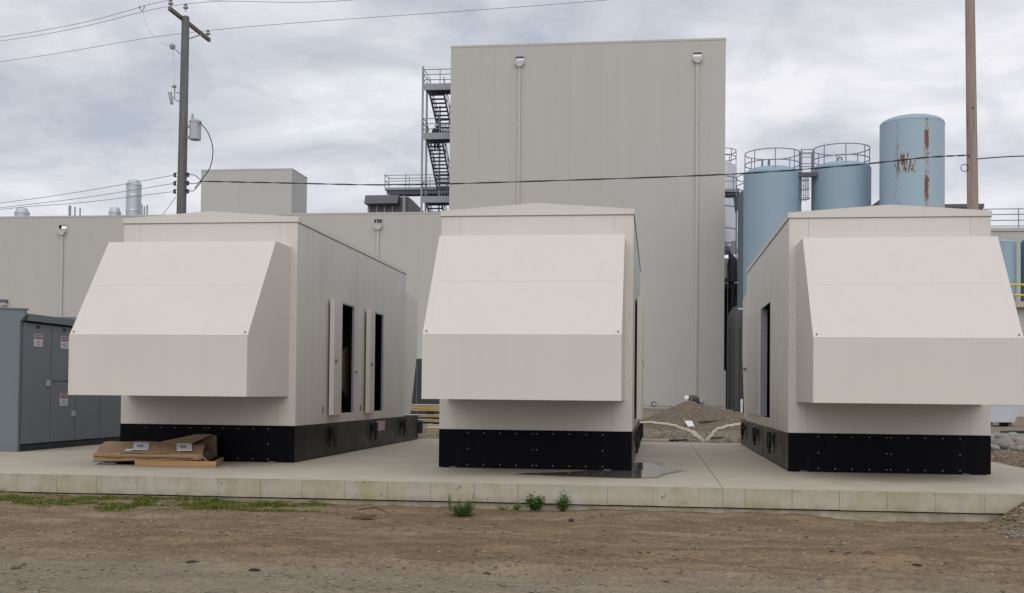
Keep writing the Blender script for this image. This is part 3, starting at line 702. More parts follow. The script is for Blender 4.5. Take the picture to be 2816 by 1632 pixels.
for y in (64.72, 65.58):
    q = MB()
    for h in (1.3, 1.05, 0.5): q.tube([(8.17, y, 13.84 + h), (8.86, y, 13.84 + h)], 0.025, 6)
    for x in (8.17, 8.86): q.box(x - 0.04, x + 0.04, y - 0.03, y + 0.03, 13.84, 15.18)
    q.build('railing', 'rail', br)
cg = empty('caged_ladder', (8.3, 64.6, 0.2), 'caged steel ladder hanging below the bridge between the blue tanks', 'ladder')
q = MB()
for x in (8.2, 8.45): q.tube([(x, 64.95, 12.2), (x, 64.95, 13.7)], 0.02, 6)
for z in np.arange(12.3, 13.7, 0.28): q.tube([(8.2, 64.95, z), (8.45, 64.95, z)], 0.015, 6)
q.build('ladder', 'rail', cg, smooth=True)
q = MB()
for z, R in ((12.35, 0.3), (12.9, 0.27), (13.4, 0.25)): q.ring((8.33, 64.75, z), R, 0.03 if z < 12.5 else 0.018, 0, 360, 20, 5)
for w in range(0, 360, 45): q.tube([(8.33 + 0.27 * math.cos(math.radians(w)), 64.75 + 0.27 * math.sin(math.radians(w)), 12.35), (8.33 + 0.25 * math.cos(math.radians(w)), 64.75 + 0.25 * math.sin(math.radians(w)), 13.6)], 0.015, 5)
q.build('cage', 'rail', cg, smooth=True)

sv = empty('silver_silo', (4.0, 77.5, 0.2), 'silver clad silo with a rail ring behind the tower edge', 'silo')
MB().lathe([(1.38, 11.2), (1.38, 16.75), (1.30, 16.85), (0.9, 17.0), (0.05, 17.1)], (4.1, 77.5, 0), 40).build('shell', 'silver', sv, smooth=True)
for z in (11.4, 12.4, 13.9, 15.9): MB().lathe([(1.385, z), (1.41, z + 0.02), (1.41, z + 0.06), (1.385, z + 0.08)], (4.1, 77.5, 0), 40).build('seam_band', 'steel', sv, smooth=True)
tank_rail(sv, (4.1, 77.5), 1.32, 17.0, hts=(0.85, 0.42))
MB().lathe([(1.45, 10.9), (1.45, 11.19)], (4.1, 77.5, 0), 40).build('ring_beam', 'steel', sv, smooth=True)
q = MB()
for x, y in ((3.1, 76.6), (5.1, 76.6), (5.1, 78.4), (3.1, 78.4)): q.box(x - 0.1, x + 0.1, y - 0.1, y + 0.1, 0.2, 10.9)
q.build('support_frame', 'steel_dark', sv)
box('support_platform', 'silver_dull', sv, 2.6, 5.45, 76.0, 79.2, 9.0, 10.35)
box('junction_box', 'silver_dull', sv, 5.0, 5.3, 75.9, 76.1, 10.6, 11.5)
ct = empty('catwalk', (5.0, 74.3, 14.4), 'steel catwalk from the tower to the shaded blue tank', 'catwalk')
box('deck', 'steel', ct, 4.3, 5.4, 73.8, 74.9, 14.42, 14.62); box('beam', 'steel_dark', ct, 4.3, 5.4, 73.9, 74.8, 14.2, 14.418)
MB().prism([(5.02, 14.2), (5.4, 14.2), (5.4, 13.3), (5.14, 13.1)], 'y', 74.0, 74.2).build('bracket', 'steel_dark', ct)
q = MB()
for h in (0.95, 0.5): q.tube([(4.36, 73.82, 14.62 + h), (5.3, 73.82, 14.62 + h)], 0.025, 6)
for x in (4.4, 5.0): q.tube([(x, 73.82, 14.4), (x, 73.82, 15.6)], 0.03, 6)
q.build('railing', 'rail', ct, smooth=True)
tube('drain_pipe', 'steel', None, [(5.32, 75.5, 0.3), (5.32, 75.5, 14.2)], 0.05, 8, origin=(5.32, 75.5, 0.3), label='thin steel pipe running down beside the silver silo', cat='pipe')
hp = empty('dust_hopper', (4.9, 73, 0.3), 'dark pointed steel hopper hung under the silver silo', 'hopper')
MB().lathe([(0.36, 8.5), (0.36, 9.6), (0.28, 9.95), (0.05, 10.25)], (4.95, 73.4, 0), 20).build('body', 'dark_steel', hp, smooth=True)
for x in (4.63, 5.3): tube('leg', 'steel', hp, [(x, 73.2, 0.3), (x, 73.2, 9.3)], 0.04, 6)
tube('discharge_pipe', 'dark_steel', hp, [(4.95, 73.4, 4.0), (4.95, 73.4, 8.5)], 0.14, 10)
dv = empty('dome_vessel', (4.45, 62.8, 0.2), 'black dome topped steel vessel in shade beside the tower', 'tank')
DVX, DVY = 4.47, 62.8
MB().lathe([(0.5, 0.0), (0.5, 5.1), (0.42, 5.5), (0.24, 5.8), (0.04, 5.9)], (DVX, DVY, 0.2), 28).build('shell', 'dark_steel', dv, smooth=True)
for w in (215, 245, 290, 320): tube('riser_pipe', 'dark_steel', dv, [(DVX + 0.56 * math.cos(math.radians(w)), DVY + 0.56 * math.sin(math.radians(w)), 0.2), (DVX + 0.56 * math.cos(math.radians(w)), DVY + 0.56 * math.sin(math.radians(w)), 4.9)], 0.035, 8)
MB().lathe([(0.24, 0.0), (0.28, 0.03), (0.28, 0.10), (0.24, 0.13)], (DVX + 0.12, DVY, 5.86), 20).build('top_flange', 'silver_dull', dv, smooth=True)
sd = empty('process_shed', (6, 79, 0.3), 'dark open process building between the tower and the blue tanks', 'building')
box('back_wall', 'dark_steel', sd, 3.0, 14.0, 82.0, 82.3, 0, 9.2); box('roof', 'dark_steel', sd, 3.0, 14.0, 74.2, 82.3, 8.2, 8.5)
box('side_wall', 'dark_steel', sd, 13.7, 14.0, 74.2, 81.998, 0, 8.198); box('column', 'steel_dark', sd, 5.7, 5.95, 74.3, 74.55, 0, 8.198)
for (x, y, lab) in ((4.66, 61.4, 'short white bollard by the dark process building'),):
    MB().lathe([(0.07, 0.0), (0.07, 0.72), (0.04, 0.78)], (x, y, 0.2), 12).build('bollard', 'pipe_grey', None, smooth=True, origin=(x, y, 0.2), label=lab, cat='bollard')

# right hand background
fb = empty('far_building', (30, 85, 0.4), 'pale grey flat roofed building with a roof railing beyond the far right tanks', 'building')
box('wall', 'wall', fb, 19.0, 46, 85, 85.3, 0.3, 13.3); box('roof', 'roofing', fb, 19.0, 46, 85.302, 100, 13.0, 13.28); box('coping', 'coping', fb, 18.95, 46, 84.92, 85.35, 13.302, 13.55)
q = MB()
for h in (1.45, 1.05, 0.62, 0.2): q.tube([(19.2, 85.2, 13.5 + h), (46, 85.2, 13.5 + h)], 0.035, 6)
for x in np.arange(19.3, 46, 2.3): q.tube([(x, 85.2, 13.5), (x, 85.2, 14.97)], 0.035, 6)
q.build('railing', 'rail', fb, smooth=True)
rl = empty('loading_ledge', (21, 62, 0.3), 'grey concrete ledge with yellow rails under the far right tanks', 'ledge')
box('ledge_slab', 'concrete', rl, 16.8, 30, 61.5, 69, 5.95, 6.25); box('ledge_wall', 'wall', rl, 16.9, 30, 62.0, 69, 0.2, 5.948)
q = MB()
for z in (7.15, 6.6): q.tube([(18.2, 61.7, z), (30, 61.7, z)], 0.055, 8)
q.build('yellow_rail', plain('safety_yellow', (0.62, 0.50, 0.02), 0.5), rl, smooth=True)
q = MB()
for x in (18.0, 20.6, 23.2): q.tube([(x, 61.7, 6.25), (x, 61.7, 7.2)], 0.05, 8)
q.build('rail_post', 'steel', rl, smooth=True)
tank((19.3, 66, 6.25), 0.85, 9.9, 10.05, 'tank', 'small pale blue tank on the concrete ledge at far right', 32)
tank((21.4, 66, 6.25), 0.95, 9.9, 10.3, 'tank_teal', 'dark teal tank on the ledge at the right frame edge', 32)
db = empty('roof_monitor', (18.4, 70.5, 0.3), 'dark grey boxy building top peeping over the right enclosure', 'building')
box('wall', 'charcoal', db, 16.4, 19.5, 70, 73, 0.2, 12.6); box('roof', 'charcoal', db, 16.35, 19.55, 69.95, 73.05, 12.602, 12.82)
MB().prism([(12.2, 0.2), (13.4, 0.2), (13.6, 13.25), (13.3, 13.0), (12.2, 12.2)], 'y', 70.0, 70.5).build('conveyor_leg', 'charcoal', None, origin=(12.8, 70.2, 0.2), label='dark sloping conveyor leg between two blue tanks', cat='conveyor')
bn = empty('waste_bin', (13.4, 45.5, 0.1), 'pale grey skip bin behind the right enclosure', 'skip')
MB().prism([(12.7, 0.25), (13.7, 0.25), (13.95, 0.95), (12.4, 0.95)], 'y', 45, 46.4).build('body', 'silver_dull', bn); box('rim', 'steel', bn, 12.35, 14.0, 44.95, 46.45, 0.952, 1.0)
for x in (12.8, 13.5): box('foot', 'steel_dark', bn, x, x + 0.12, 45.1, 46.3, 0.0, 0.248)
MB().tube([(13.85, 44.2, 0.2), (14.4, 44.2, 1.05)], 0.06, 8).build('yellow_strut', plain('strut_yellow', (0.5, 0.42, 0.06), 0.5), None, origin=(14, 44.2, 0.2), label='yellow leaning strut beside the pale skip bin', cat='strut')
for i in range(7):
    x = 11.9 + i * 0.42; y = 39 + random.uniform(-0.4, 0.4)
    MB().obox((x, y, float(ground_h(np.array(x), np.array(y))) + 0.05), (0.5, random.uniform(-0.15, 0.15), 0.02), (0.02, 0.09, 0), (0, 0, 0.035)).build('scrap_board', 'clod' if i % 2 else 'dark_steel', None, origin=(x, y, 0.05), label='dark scrap board lying on the dirt in front of the pale skip bin', cat='board', group='scrap boards on the dirt at right')

# ------------------------------------------------------------------ generator enclosures
WU, HE, HB, DU, DB, INS, PT, PF, ZT, ZR, ZB = 3.055, 4.01, 0.61, 8.2, 9.82, 0.117, 0.743, 1.925, 3.59, 2.02, 1.10
def enclosure(X, Y, label, right_open=False, left_open=False, right_fit=False):
    o = empty('generator_enclosure', (X, Y, 0), label, 'generator', 'generator enclosures on the concrete pad')
    T = 0.032
    # base tank
    bt = MB().box(X + 0.004, X + WU - 0.004, Y, Y + DB, 0.015, HB).build('base_tank', 'black_side', o)
    box('base_front_plate', 'black', o, X, X + WU, Y - 0.012, Y - 0.001, 0.012, HB)
    bm = MB()
    def bolt(x, z): bm.lathe([(0.013, 0), (0.013, 0.004), (0.006, 0.012)], (0, 0, 0), 6); k = len(bm.v) - 18; bm.v[k:] = [(x + a, Y - 0.0125 - c, z + b_) for a, b_, c in bm.v[k:]]
    cols = (0.462, 0.72, 0.98, 1.24, 1.50, 1.562, 1.82, 2.08, 2.34, 2.597)
    for c in cols:
        bolt(X + c, 0.555); bolt(X + c, 0.055)
        if c in (0.462, 1.50, 1.562, 2.597): bolt(X + c, 0.305)
    bm.build('bolts', 'bolt', o, kind='stuff')
    for x in (0.18, 2.62): box('mounting_foot', 'steel_dark', o, X + x, X + x + 0.11, Y - 0.055, Y - 0.013, 0.0, 0.022)
    # shell with real openings
    zt = HE
    ro = [(Y + 2.66, Y + 3.57, 0.78, 2.86), (Y + 5.17, Y + 5.98, 0.78, 2.86)] if right_open else []
    lo = [(Y + 2.87, Y + 4.6, 0.78, 2.92)] if left_open else []
    z0 = HB + 0.001
    q = MB()
    for r in minus(Y + T, Y + DU, z0, zt, ro): q.box(X + WU - T, X + WU, r[0], r[1], r[2], r[3])
    q.build('right_wall', 'cream_side', o)
    q = MB()
    for r in minus(Y + T, Y + DU, z0, zt, lo): q.box(X, X + T, r[0], r[1], r[2], r[3])
    q.build('left_wall', 'cream_side', o)
    box('front_wall', 'cream_in', o, X + 0.01, X + WU - 0.01, Y + 0.022, Y + T - 0.002, z0, zt)
    for a, b_ in ((0, 0.2985), (0.3015, 2.7485), (2.7515, WU)): box('front_panel', 'cream', o, X + a, X + b_, Y, Y + 0.02, z0, zt)
    box('rear_wall', 'cream', o, X + T + 0.001, X + WU - T - 0.001, Y + DU - T, Y + DU, z0, zt)
    # dark lining and machinery inside
    box('lining', 'lining', o, X + T + 0.30, X + WU - T - 0.30, Y + 0.4, Y + DU - 0.4, z0 + 0.05, 3.6)
    if right_open:
        MB().slab([(X + WU - 0.20, Y + 3.02, 1.45), (X + WU - 0.20, Y + 3.9, 1.05), (X + WU - 0.20, Y + 3.9, 2.1), (X + WU - 0.20, Y + 3.55, 1.98)], 0.03).build('brown_duct_board', 'card_in', o)
        for y, z in ((2.85, 1.0), (3.2, 0.95), (5.5, 1.2)): MB().lathe([(0.10, 0), (0.10, 0.16)], (X + WU - 0.26, Y + y, z), 10).build('engine_filter', 'machine', o, smooth=True)
    # gable roof with a shallow ridge; dark strips paint in the shadow line under its eave
    e = 0.014; c = X + WU / 2
    MB().prism([(X - e, HE + 0.002), (X + WU + e, HE + 0.002), (X + WU + e, HE + 0.085), (c, HE + 0.195), (X - e, HE + 0.085)], 'y', Y - e, Y + DU + e).build('roof', 'cream', o)
    box('eave_shadow_strip', 'screw', o, X - 0.012, X + WU + 0.012, Y - 0.012, Y - 0.0005, HE - 0.009, HE + 0.001)
    for xx in (X - 0.012, X + WU + 0.0005): box('eave_shadow_strip', 'screw', o, xx, xx + 0.0115, Y, Y + DU, HE - 0.011, HE + 0.001)
    # front hood
    x0, x1 = X + INS, X + WU - INS; yt, yf = Y - PT, Y - PF
    h = box('hood', 'cream', o, x0 + 0.031, x1 - 0.031, yt + 0.03, Y - 0.001, ZT - 0.025, ZT - 0.001)
    for a, b_ in ((x0, x0 + 0.03), (x1 - 0.03, x1)):
        MB().prism([(Y - 0.001, ZB), (yf + 0.001, ZB), (yf + 0.001, ZR), (yt, ZT), (Y - 0.001, ZT)], 'x', a, b_).build('side_panel', 'cream', h)
    ym, zm = yt + (yf - yt) * 0.485, ZT + (ZR - ZT) * 0.485
    nv = Vector((0, -(ZT - ZR), -(yt - yf) * -1)); nv = Vector((0, -(ZT - ZR), (yt - yf))).normalized()
    def strip(name, ya, za, yb, zb_, xa, xb, lift=0.0):
        p = nv * lift
        MB().slab([(xa, yb + p.y, zb_ + p.z), (xb, yb + p.y, zb_ + p.z), (xb, ya + p.y, za + p.z), (xa, ya + p.y, za + p.z)], 0.025).build(name, 'cream', h)
    g = 0.0012
    dy, dz = (yf - yt), (ZR - ZT); Ls = math.hypot(dy, dz); uy, uz = dy / Ls, dz / Ls
    strip('upper_slope_panel', yt, ZT, ym - uy * g, zm - uz * g, x0 + 0.0945, x1 - 0.0945, 0.003)
    strip('lower_slope_panel', ym + uy * g, zm + uz * g, yf, ZR, x0 + 0.0945, x1 - 0.0945, 0.003)
    strip('edge_flange', yt, ZT, yf, ZR, x0 - 0.002, x0 + 0.094, 0.0035); strip('edge_flange', yt, ZT, yf, ZR, x1 - 0.094, x1 + 0.002, 0.0035)
    box('front_panel', 'cream', h, x0 - 0.002, x1 + 0.002, yf - 0.02, yf, ZB, ZR - 0.002)
    box('bottom_lip', 'cream_in', h, x0 + 0.031, x1 - 0.031, yf + 0.002, yf + 0.08, ZB + 0.001, ZB + 0.02)
    q = MB()
    for y in (Y - 0.55, Y - 1.0, Y - 1.45): q.box(x0 + 0.031, x1 - 0.031, y - 0.02, y + 0.02, ZB + 0.02, ZB + 0.158)
    q.build('intake_baffle', 'lining', h)
    box('hood_shade_sheet', 'lining', h, x0 + 0.032, x1 - 0.032, yf + 0.03, Y - 0.003, ZB + 0.16, ZB + 0.2)  # black sheet added inside the hood to deepen the shade beneath it
    sq = MB()
    for x in (x0 + 0.05, x1 - 0.05): sq.obox((x, yf - uy * 0.05 - 0.012, ZR - uz * 0.05 + 0.008), (0.009, 0, 0), Vector((0, uy, uz)) * 0.009, nv * 0.010)
    for z in (1.4, 1.9, 2.4, 2.9): sq.box(X + 0.045, X + 0.06, Y - 0.004, Y - 0.0005, z, z + 0.015); sq.box(X + WU - 0.06, X + WU - 0.045, Y - 0.004, Y - 0.0005, z, z + 0.015)
    sq.build('screws', 'screw', o, kind='stuff')
    # rear hood over the far end of the base
    rh = MB().prism([(Y + DU + 0.03, HB + 0.05), (Y + DU + 0.75, HB + 0.05), (Y + DB - 0.2, 2.15), (Y + DB - 0.2, 3.5), (Y + DU + 0.5, 3.58), (Y + DU + 0.03, 3.58)], 'x', X + 0.02, X + WU - 0.02).build('rear_hood', 'cream', o)
    # doors folded back against the side wall
    def leaf(xw, sgn, ya, yb, z0_, z1_):
        d = MB(); n = 0.06
        lf = MB().add([(xw + sgn * 0.003, yb, z0_), (xw + sgn * 0.032, yb, z0_), (xw + sgn * 0.125, ya, z0_), (xw + sgn * 0.04, ya, z0_),
                       (xw + sgn * 0.003, yb, z1_), (xw + sgn * 0.032, yb, z1_), (xw + sgn * 0.125, ya, z1_), (xw + sgn * 0.04, ya, z1_)],
                      [(0, 3, 2, 1), (4, 5, 6, 7), (0, 1, 5, 4), (1, 2, 6, 5), (2, 3, 7, 6), (3, 0, 4, 7)]).build('door', 'cream', o, label='door folded open against the side wall')
        MB().box(xw + sgn * 0.108, xw + sgn * 0.135, ya + 0.12, ya + 0.2, 1.72, 1.78).build('latch', 'screw', lf)
        for z in (z0_ + 0.1, z1_ - 0.2): box('hinge', 'jamb', lf, xw + min(0.001, sgn * 0.02), xw + max(0.001, sgn * 0.02), yb + 0.001, yb + 0.018, z, z + 0.12)
        return lf
    if right_open:
        xw = X + WU
        for (a, b_, c0, c1), w in zip(ro, (0.86, 0.78)):
            leaf(xw, 1, a - w, a - 0.02, 0.76, 2.88)
            fr = MB().box(xw - T + 0.002, xw + 0.005, b_ - 0.001, b_ + 0.03, c0 - 0.03, c1 + 0.03); fr.box(xw - T + 0.002, xw + 0.002, a - 0.02, a - 0.001, c0 - 0.03, c1 + 0.03); fr.box(xw - T + 0.002, xw + 0.005, a, b_, c1 + 0.001, c1 + 0.03)
            fr.build('door_frame', 'jamb', o)
        box('latch_plate', 'screw', o, xw + 0.001, xw + 0.02, Y + 3.72, Y + 3.82, 1.55, 1.6)
        for y in (1.52, 4.12): box('latch_plate', 'screw', o, xw + 0.001, xw + 0.015, Y + y, Y + y + 0.04, 0.80, 0.92)
    if left_open:
        a, b_, c0, c1 = lo[0]
        box('door_frame', 'jamb', o, X - 0.01, X + 0.115, b_ - 0.02, b_ - 0.001, c0, c1)
        q = MB()
        for z in np.arange(c0 + 0.1, c1, 0.16): q.box(X + 0.03, X + 0.045, b_ - 0.03, b_ - 0.021, z, z + 0.02)
        q.build('frame_bolts', 'screw', o, kind='stuff')
        d = box('door', 'cream', o, X - 0.03, X - 0.001, Y + 4.72, Y + 7.98, 0.80, 2.92, label='closed side door beside the dark opening')
        box('door_edge', 'screw', o, X - 0.028, X - 0.0005, Y + 7.985, Y + 8.0, 0.80, 2.92)
        box('latch', 'screw', d, X - 0.09, X - 0.031, Y + 7.8, Y + 7.92, 1.75, 1.82)
    # black lugs along the base and the warning sticker
    def lug(xw, sgn, y, z, big=1.0):
        l = MB(); l.box(xw + min(0, sgn * 0.05), xw + max(0, sgn * 0.05), y - 0.06, y + 0.06, z - 0.03, z + 0.09); l.tube([(xw + sgn * 0.055, y, z + 0.14), (xw + sgn * 0.055, y, z - 0.14)], 0.04, 8); l.tube([(xw + sgn * 0.055, y, z - 0.14), (xw + sgn * 0.04, y, z - 0.24)], 0.022, 8)
        l.build('latch_fitting', 'rubber', o, smooth=True)
    def sticker(xw, sgn, y0, y1, zlo, zhi):
        s_ = MB().box(xw + min(0.001, sgn * 0.005), xw + max(0.001, sgn * 0.005), y0, y1, zlo, zhi).build('warning_sticker', 'pink', o)
        for k in range(4):
            z = zhi - 0.03 - k * 0.045; box('print_line', 'white', s_, xw + min(sgn * 0.0055, sgn * 0.007), xw + max(sgn * 0.0055, sgn * 0.007), y0 + 0.08, y1 - 0.1 - 0.08 * (k % 2), z - 0.012, z)
    if right_open or right_fit:
        for y in (2.2, 5.25, 8.0): lug(X + WU, 1, Y + y, 0.40)
        sticker(X + WU, 1, Y + 5.45, Y + 6.25, 0.34, 0.56)
    if left_open:
        for y in (2.4, 5.4, 8.55): lug(X, -1, Y + y, 0.40)
        sticker(X, -1, Y + 5.75, Y + 6.2, 0.32, 0.54)
    if right_open:
        MB().lathe([(0.13, 0), (0.13, 0.30), (0.09, 0.34)], (X + WU - 0.05, Y + DB + 0.16, 0.14), 14).build('rear_coupling', 'rubber', o, smooth=True)
    return o
enclosure(-8.973, 17.997, 'cream generator enclosure with two side doors folded open, beside the grey switchgear', right_open=True)
enclosure(-3.398, 17.559, 'cream generator enclosure in the middle, its corner standing in the puddle', right_open=True)
enclosure(2.097, 18.086, 'cream generator enclosure beside the river rocks, with one tall dark side doorway', left_open=True)

# ------------------------------------------------------------------ switchgear
CX = -11.8
sg = empty('switchgear_cabinet', (-12.9, 19.66, 0), 'grey steel switchgear cabinet with danger signs on its doors', 'electrical cabinet')
box('carcass', 'cab_dark', sg, -14.3, CX - 0.045, 19.72, 29.0, 0.12, 2.46)
box('plinth', 'cab_dark', sg, -14.3, CX - 0.01, 19.70, 29.0, 0.0, 0.118)
ep = MB().prism([(-14.6, 0.0), (CX - 0.012, 0.0), (CX - 0.012, 2.44), (CX + 0.085, 2.56), (CX + 0.085, 2.66), (-14.6, 2.78)], 'y', 19.62, 19.695).build('end_panel', 'cab_end', sg)
MB().prism([(-14.6, 2.783), (CX + 0.09, 2.663), (CX + 0.09, 2.69), (-14.6, 2.81)], 'y', 19.60, 19.75).build('end_cap', 'cab_end', sg)
box('base_trim', 'cab_end', sg, -14.6, CX - 0.013, 19.607, 19.618, 0.0, 0.10)
for k in range(5):
    a = 19.76 + k * 1.86; MB().prism([(-14.5, 2.47), (CX + 0.08, 2.47), (CX + 0.08, 2.60), (-14.5, 2.73)], 'y', a, a + 1.82).build('roof_section', 'cab_end', sg)
    box('roof_joint', 'cab_door', sg, -14.4, CX + 0.085, a + 1.822, a + 1.858, 2.48, 2.66)
ys = [19.72, 20.72, 21.68, 22.70, 23.72, 24.72, 25.72, 26.72]
def text_mesh(curve, name, mat, parent):
    t_ = bpy.data.objects.new(name, curve); COL.objects.link(t_); dg = bpy.context.evaluated_depsgraph_get()
    me = bpy.data.meshes.new_from_object(t_.evaluated_get(dg)); me.name = name; bpy.data.objects.remove(t_)
    o = bpy.data.objects.new(name, me); COL.objects.link(o); me.materials.clear(); me.materials.append(M[mat]); o.parent = parent; return o
for i, (a, b_) in enumerate(zip(ys[:-1], ys[1:])):
    parts_ = [(0.14, 1.33), (1.345, 2.43)] if i == 1 else [(0.14, 2.43)]
    for c, d in parts_:
        dr = box('door', 'cab_door', sg, CX - 0.04, CX, a + 0.012, b_ - 0.012, c, d)
        if i in (0, 1):
            zc_ = 2.12 if d > 2 else 0.97
            y = (a + b_) / 2 + 0.02
            box('danger_sign', 'white', dr, CX + 0.0005, CX + 0.004, y - 0.15, y + 0.15, zc_ - 0.12, zc_ + 0.12)
            box('sign_header', 'red', dr, CX + 0.0045, CX + 0.006, y - 0.14, y + 0.14, zc_ + 0.025, zc_ + 0.11)
            f = bpy.data.curves.new('danger_lettering', 'FONT'); f.body = 'DANGER'; f.size = 0.07; f.align_x = 'CENTER'; f.align_y = 'CENTER'; f.extrude = 0.0005
            fo = text_mesh(f, 'danger_lettering', 'white', dr)
            fo.matrix_local = Matrix(((0, 0, 1, CX + 0.0075), (1, 0, 0, y), (0, 1, 0, zc_ + 0.067), (0, 0, 0, 1))) ; fo.location -= W[sg.name]
            for k, w in enumerate((0.06, 0.105, 0.085)): box('print_line', 'inkgrey', dr, CX + 0.0045, CX + 0.0055, y - w, y + w, zc_ - 0.02 - k * 0.036, zc_ - 0.002 - k * 0.036)
        if d > 2 and i < 2:
            q = MB()
            for k in (-1, 1): q.box(CX + 0.0005, CX + 0.01, (a + b_) / 2 + k * 0.035 - 0.025, (a + b_) / 2 + k * 0.035 + 0.025, 2.34, 2.40)
            q.build('vent_slot', 'ink', dr)
    if i == 0: box('door_latch', 'silver_dull', sg, CX + 0.001, CX + 0.03, b_ - 0.17, b_ - 0.05, 1.24, 1.36)
    if i == 1: box('door_latch', 'silver_dull', sg, CX + 0.001, CX + 0.03, b_ - 0.15, b_ - 0.03, 0.63, 0.75)

# ------------------------------------------------------------------ flattened cardboard carton on timber
cb = empty('cardboard_carton', (-7.9, 17.1, 0), 'long crushed brown cardboard carton lying in front of the enclosure base', 'carton')
def sheet(rows, t=0.008):
    """thick bent sheet from a grid of points (rows of equal length)"""
    m = MB(); R, Cn = len(rows), len(rows[0]); top = [Vector(p) for r in rows for p in r]
    bot = [p - Vector((0, 0, t)) for p in top]; k = R * Cn; fs = []
    for i in range(R - 1):
        for j in range(Cn - 1):
            a = i * Cn + j; fs += [(a, a + 1, a + Cn + 1, a + Cn), (k + a, k + a + Cn, k + a + Cn + 1, k + a + 1)]
    for j in range(Cn - 1): fs += [(j, k + j, k + j + 1, j + 1), ((R - 1) * Cn + j, (R - 1) * Cn + j + 1, k + (R - 1) * Cn + j + 1, k + (R - 1) * Cn + j)]
    for i in range(R - 1): fs += [(i * Cn, (i + 1) * Cn, k + (i + 1) * Cn, k + i * Cn), (i * Cn + Cn - 1, k + i * Cn + Cn - 1, k + (i + 1) * Cn + Cn - 1, (i + 1) * Cn + Cn - 1)]
    return m.add(top + bot, fs)
xs = np.linspace(-8.78, -6.98, 13)
def wob(i, a): return a * math.sin(i * 1.7 + 0.6) + a * 0.5 * math.sin(i * 3.1)
top = [[(x + (0.05 if i == 0 else 0) - 0.06 * v, 16.72 + 0.95 * v + wob(i, 0.008), 0.185 + 0.135 * math.sin(min(1, v * 1.15) * 1.5) + wob(i + 3 * v, 0.007) + (0.012 if 2 < i < 9 else 0)) for i, x in enumerate(xs)] for v in (0, 0.25, 0.5, 0.75, 1)]
sheet(top).build('lid', 'card', cb, smooth=False)
frt = [[(x, 16.72 - 0.02 * (1 - v) + wob(i, 0.006), (0.055 + 0.05 * (i / 12)) * (1 - v) + 0.178 * v + wob(i, 0.004)) for i, x in enumerate(xs)] for v in (0, 0.5, 1)]
m_ = MB(); R, Cn = 3, 13; pts_ = [Vector(p) for r in frt for p in r]; back_ = [p + Vector((0, 0.01, 0)) for p in pts_]
m_.add(pts_ + back_, [(i * Cn + j, i * Cn + j + 1, (i + 1) * Cn + j + 1, (i + 1) * Cn + j) for i in range(2) for j in range(12)] + [(39 + i * Cn + j, 39 + (i + 1) * Cn + j, 39 + (i + 1) * Cn + j + 1, 39 + i * Cn + j + 1) for i in range(2) for j in range(12)])
m_.build('front_side', 'card', cb)
sheet([[(x, 16.66 + 0.02 * wob(i, 1), 0.142 + wob(i, 0.003)) for i, x in enumerate(xs[:-1])], [(x, 16.72, 0.150) for x in xs[:-1]]], 0.006).build('crushed_fold', 'card', cb)
sheet([[(x, y, 0.052 + 0.05 * (i / 12)) for i, x in enumerate(xs)] for y in (16.73, 17.7)]).build('bottom', 'card_in', cb)
MB().slab([(-6.98, 16.73, 0.07), (-6.90, 17.6, 0.07), (-6.93, 17.55, 0.24), (-7.0, 16.75, 0.20)], 0.01).build('end_flap', 'card_in', cb)
MB().slab([(-7.05, 16.66, 0.185), (-6.86, 16.58, 0.10), (-6.88, 16.75, 0.07), (-6.98, 16.80, 0.17)], 0.01).build('torn_corner', 'card', cb)
MB().slab([(-7.85, 17.55, 0.325), (-7.25, 17.25, 0.33), (-6.95, 17.62, 0.47), (-7.22, 17.66, 0.46)], 0.01).build('raised_flap', 'card', cb)
MB().slab([(-7.2, 17.69, 0.46), (-6.86, 17.66, 0.45), (-6.84, 17.62, 0.10), (-7.15, 17.65, 0.10)], 0.01).build('raised_flap', 'card_in', cb)
for (x, y, s, r, lab) in ((-8.05, 16.95, 0.17, 0.10, None), (-7.32, 16.90, 0.17, -0.03, None)):
    lb = MB().obox((x, y + 0.12, 0.282), (s * 0.75, s * 0.75 * r, 0.002), (-0.04, 0.24, 0.042), (0, -0.0007, 0.004)).build('shipping_label', 'paper', cb)
    MB().obox((x - 0.02, y + 0.12, 0.2875), (s * 0.32, s * 0.3 * r, 0.001), (-0.015, 0.10, 0.0175), (0, 0, 0.0015)).build('label_print', 'inkgrey', lb)
MB().obox((-8.2, 16.80, 0.236), (0.06, 0.012, 0), (0.0, 0.07, 0.012), (0, 0, 0.003)).build('torn_label', 'paper', cb)
lm = empty('lumber_frame', (-7.4, 16.8, 0), 'orange brown lumber skid under the crushed carton', 'timber')
box('front_board', 'lumber', lm, -8.06, -6.74, 16.58, 16.62, 0.004, 0.092); box('end_board', 'lumber', lm, -6.78, -6.74, 16.622, 17.7, 0.004, 0.092)
box('cross_board', 'lumber', lm, -8.06, -8.02, 16.622, 17.7, 0.004, 0.05); box('cross_board', 'lumber', lm, -7.4, -7.36, 16.622, 17.7, 0.004, 0.05)
MB().obox((-8.62, 16.95, 0.012), (0.10, 0.02, 0), (0, 0.05, 0), (0, 0, 0.01)).build('foam_scrap', 'white', None, origin=(-8.62, 16.95, 0), label='small torn white foam scrap under the carton end', cat='scrap')

def skew(o):
    for ch in o.children:
        if ch.type == 'MESH':
            for v in ch.data.vertices: v.co.x -= 0.29 * (v.co.y + W[o.name if o.name in W else cb.name].y - 16.7)
        skew(ch)
skew(cb); skew(lm)
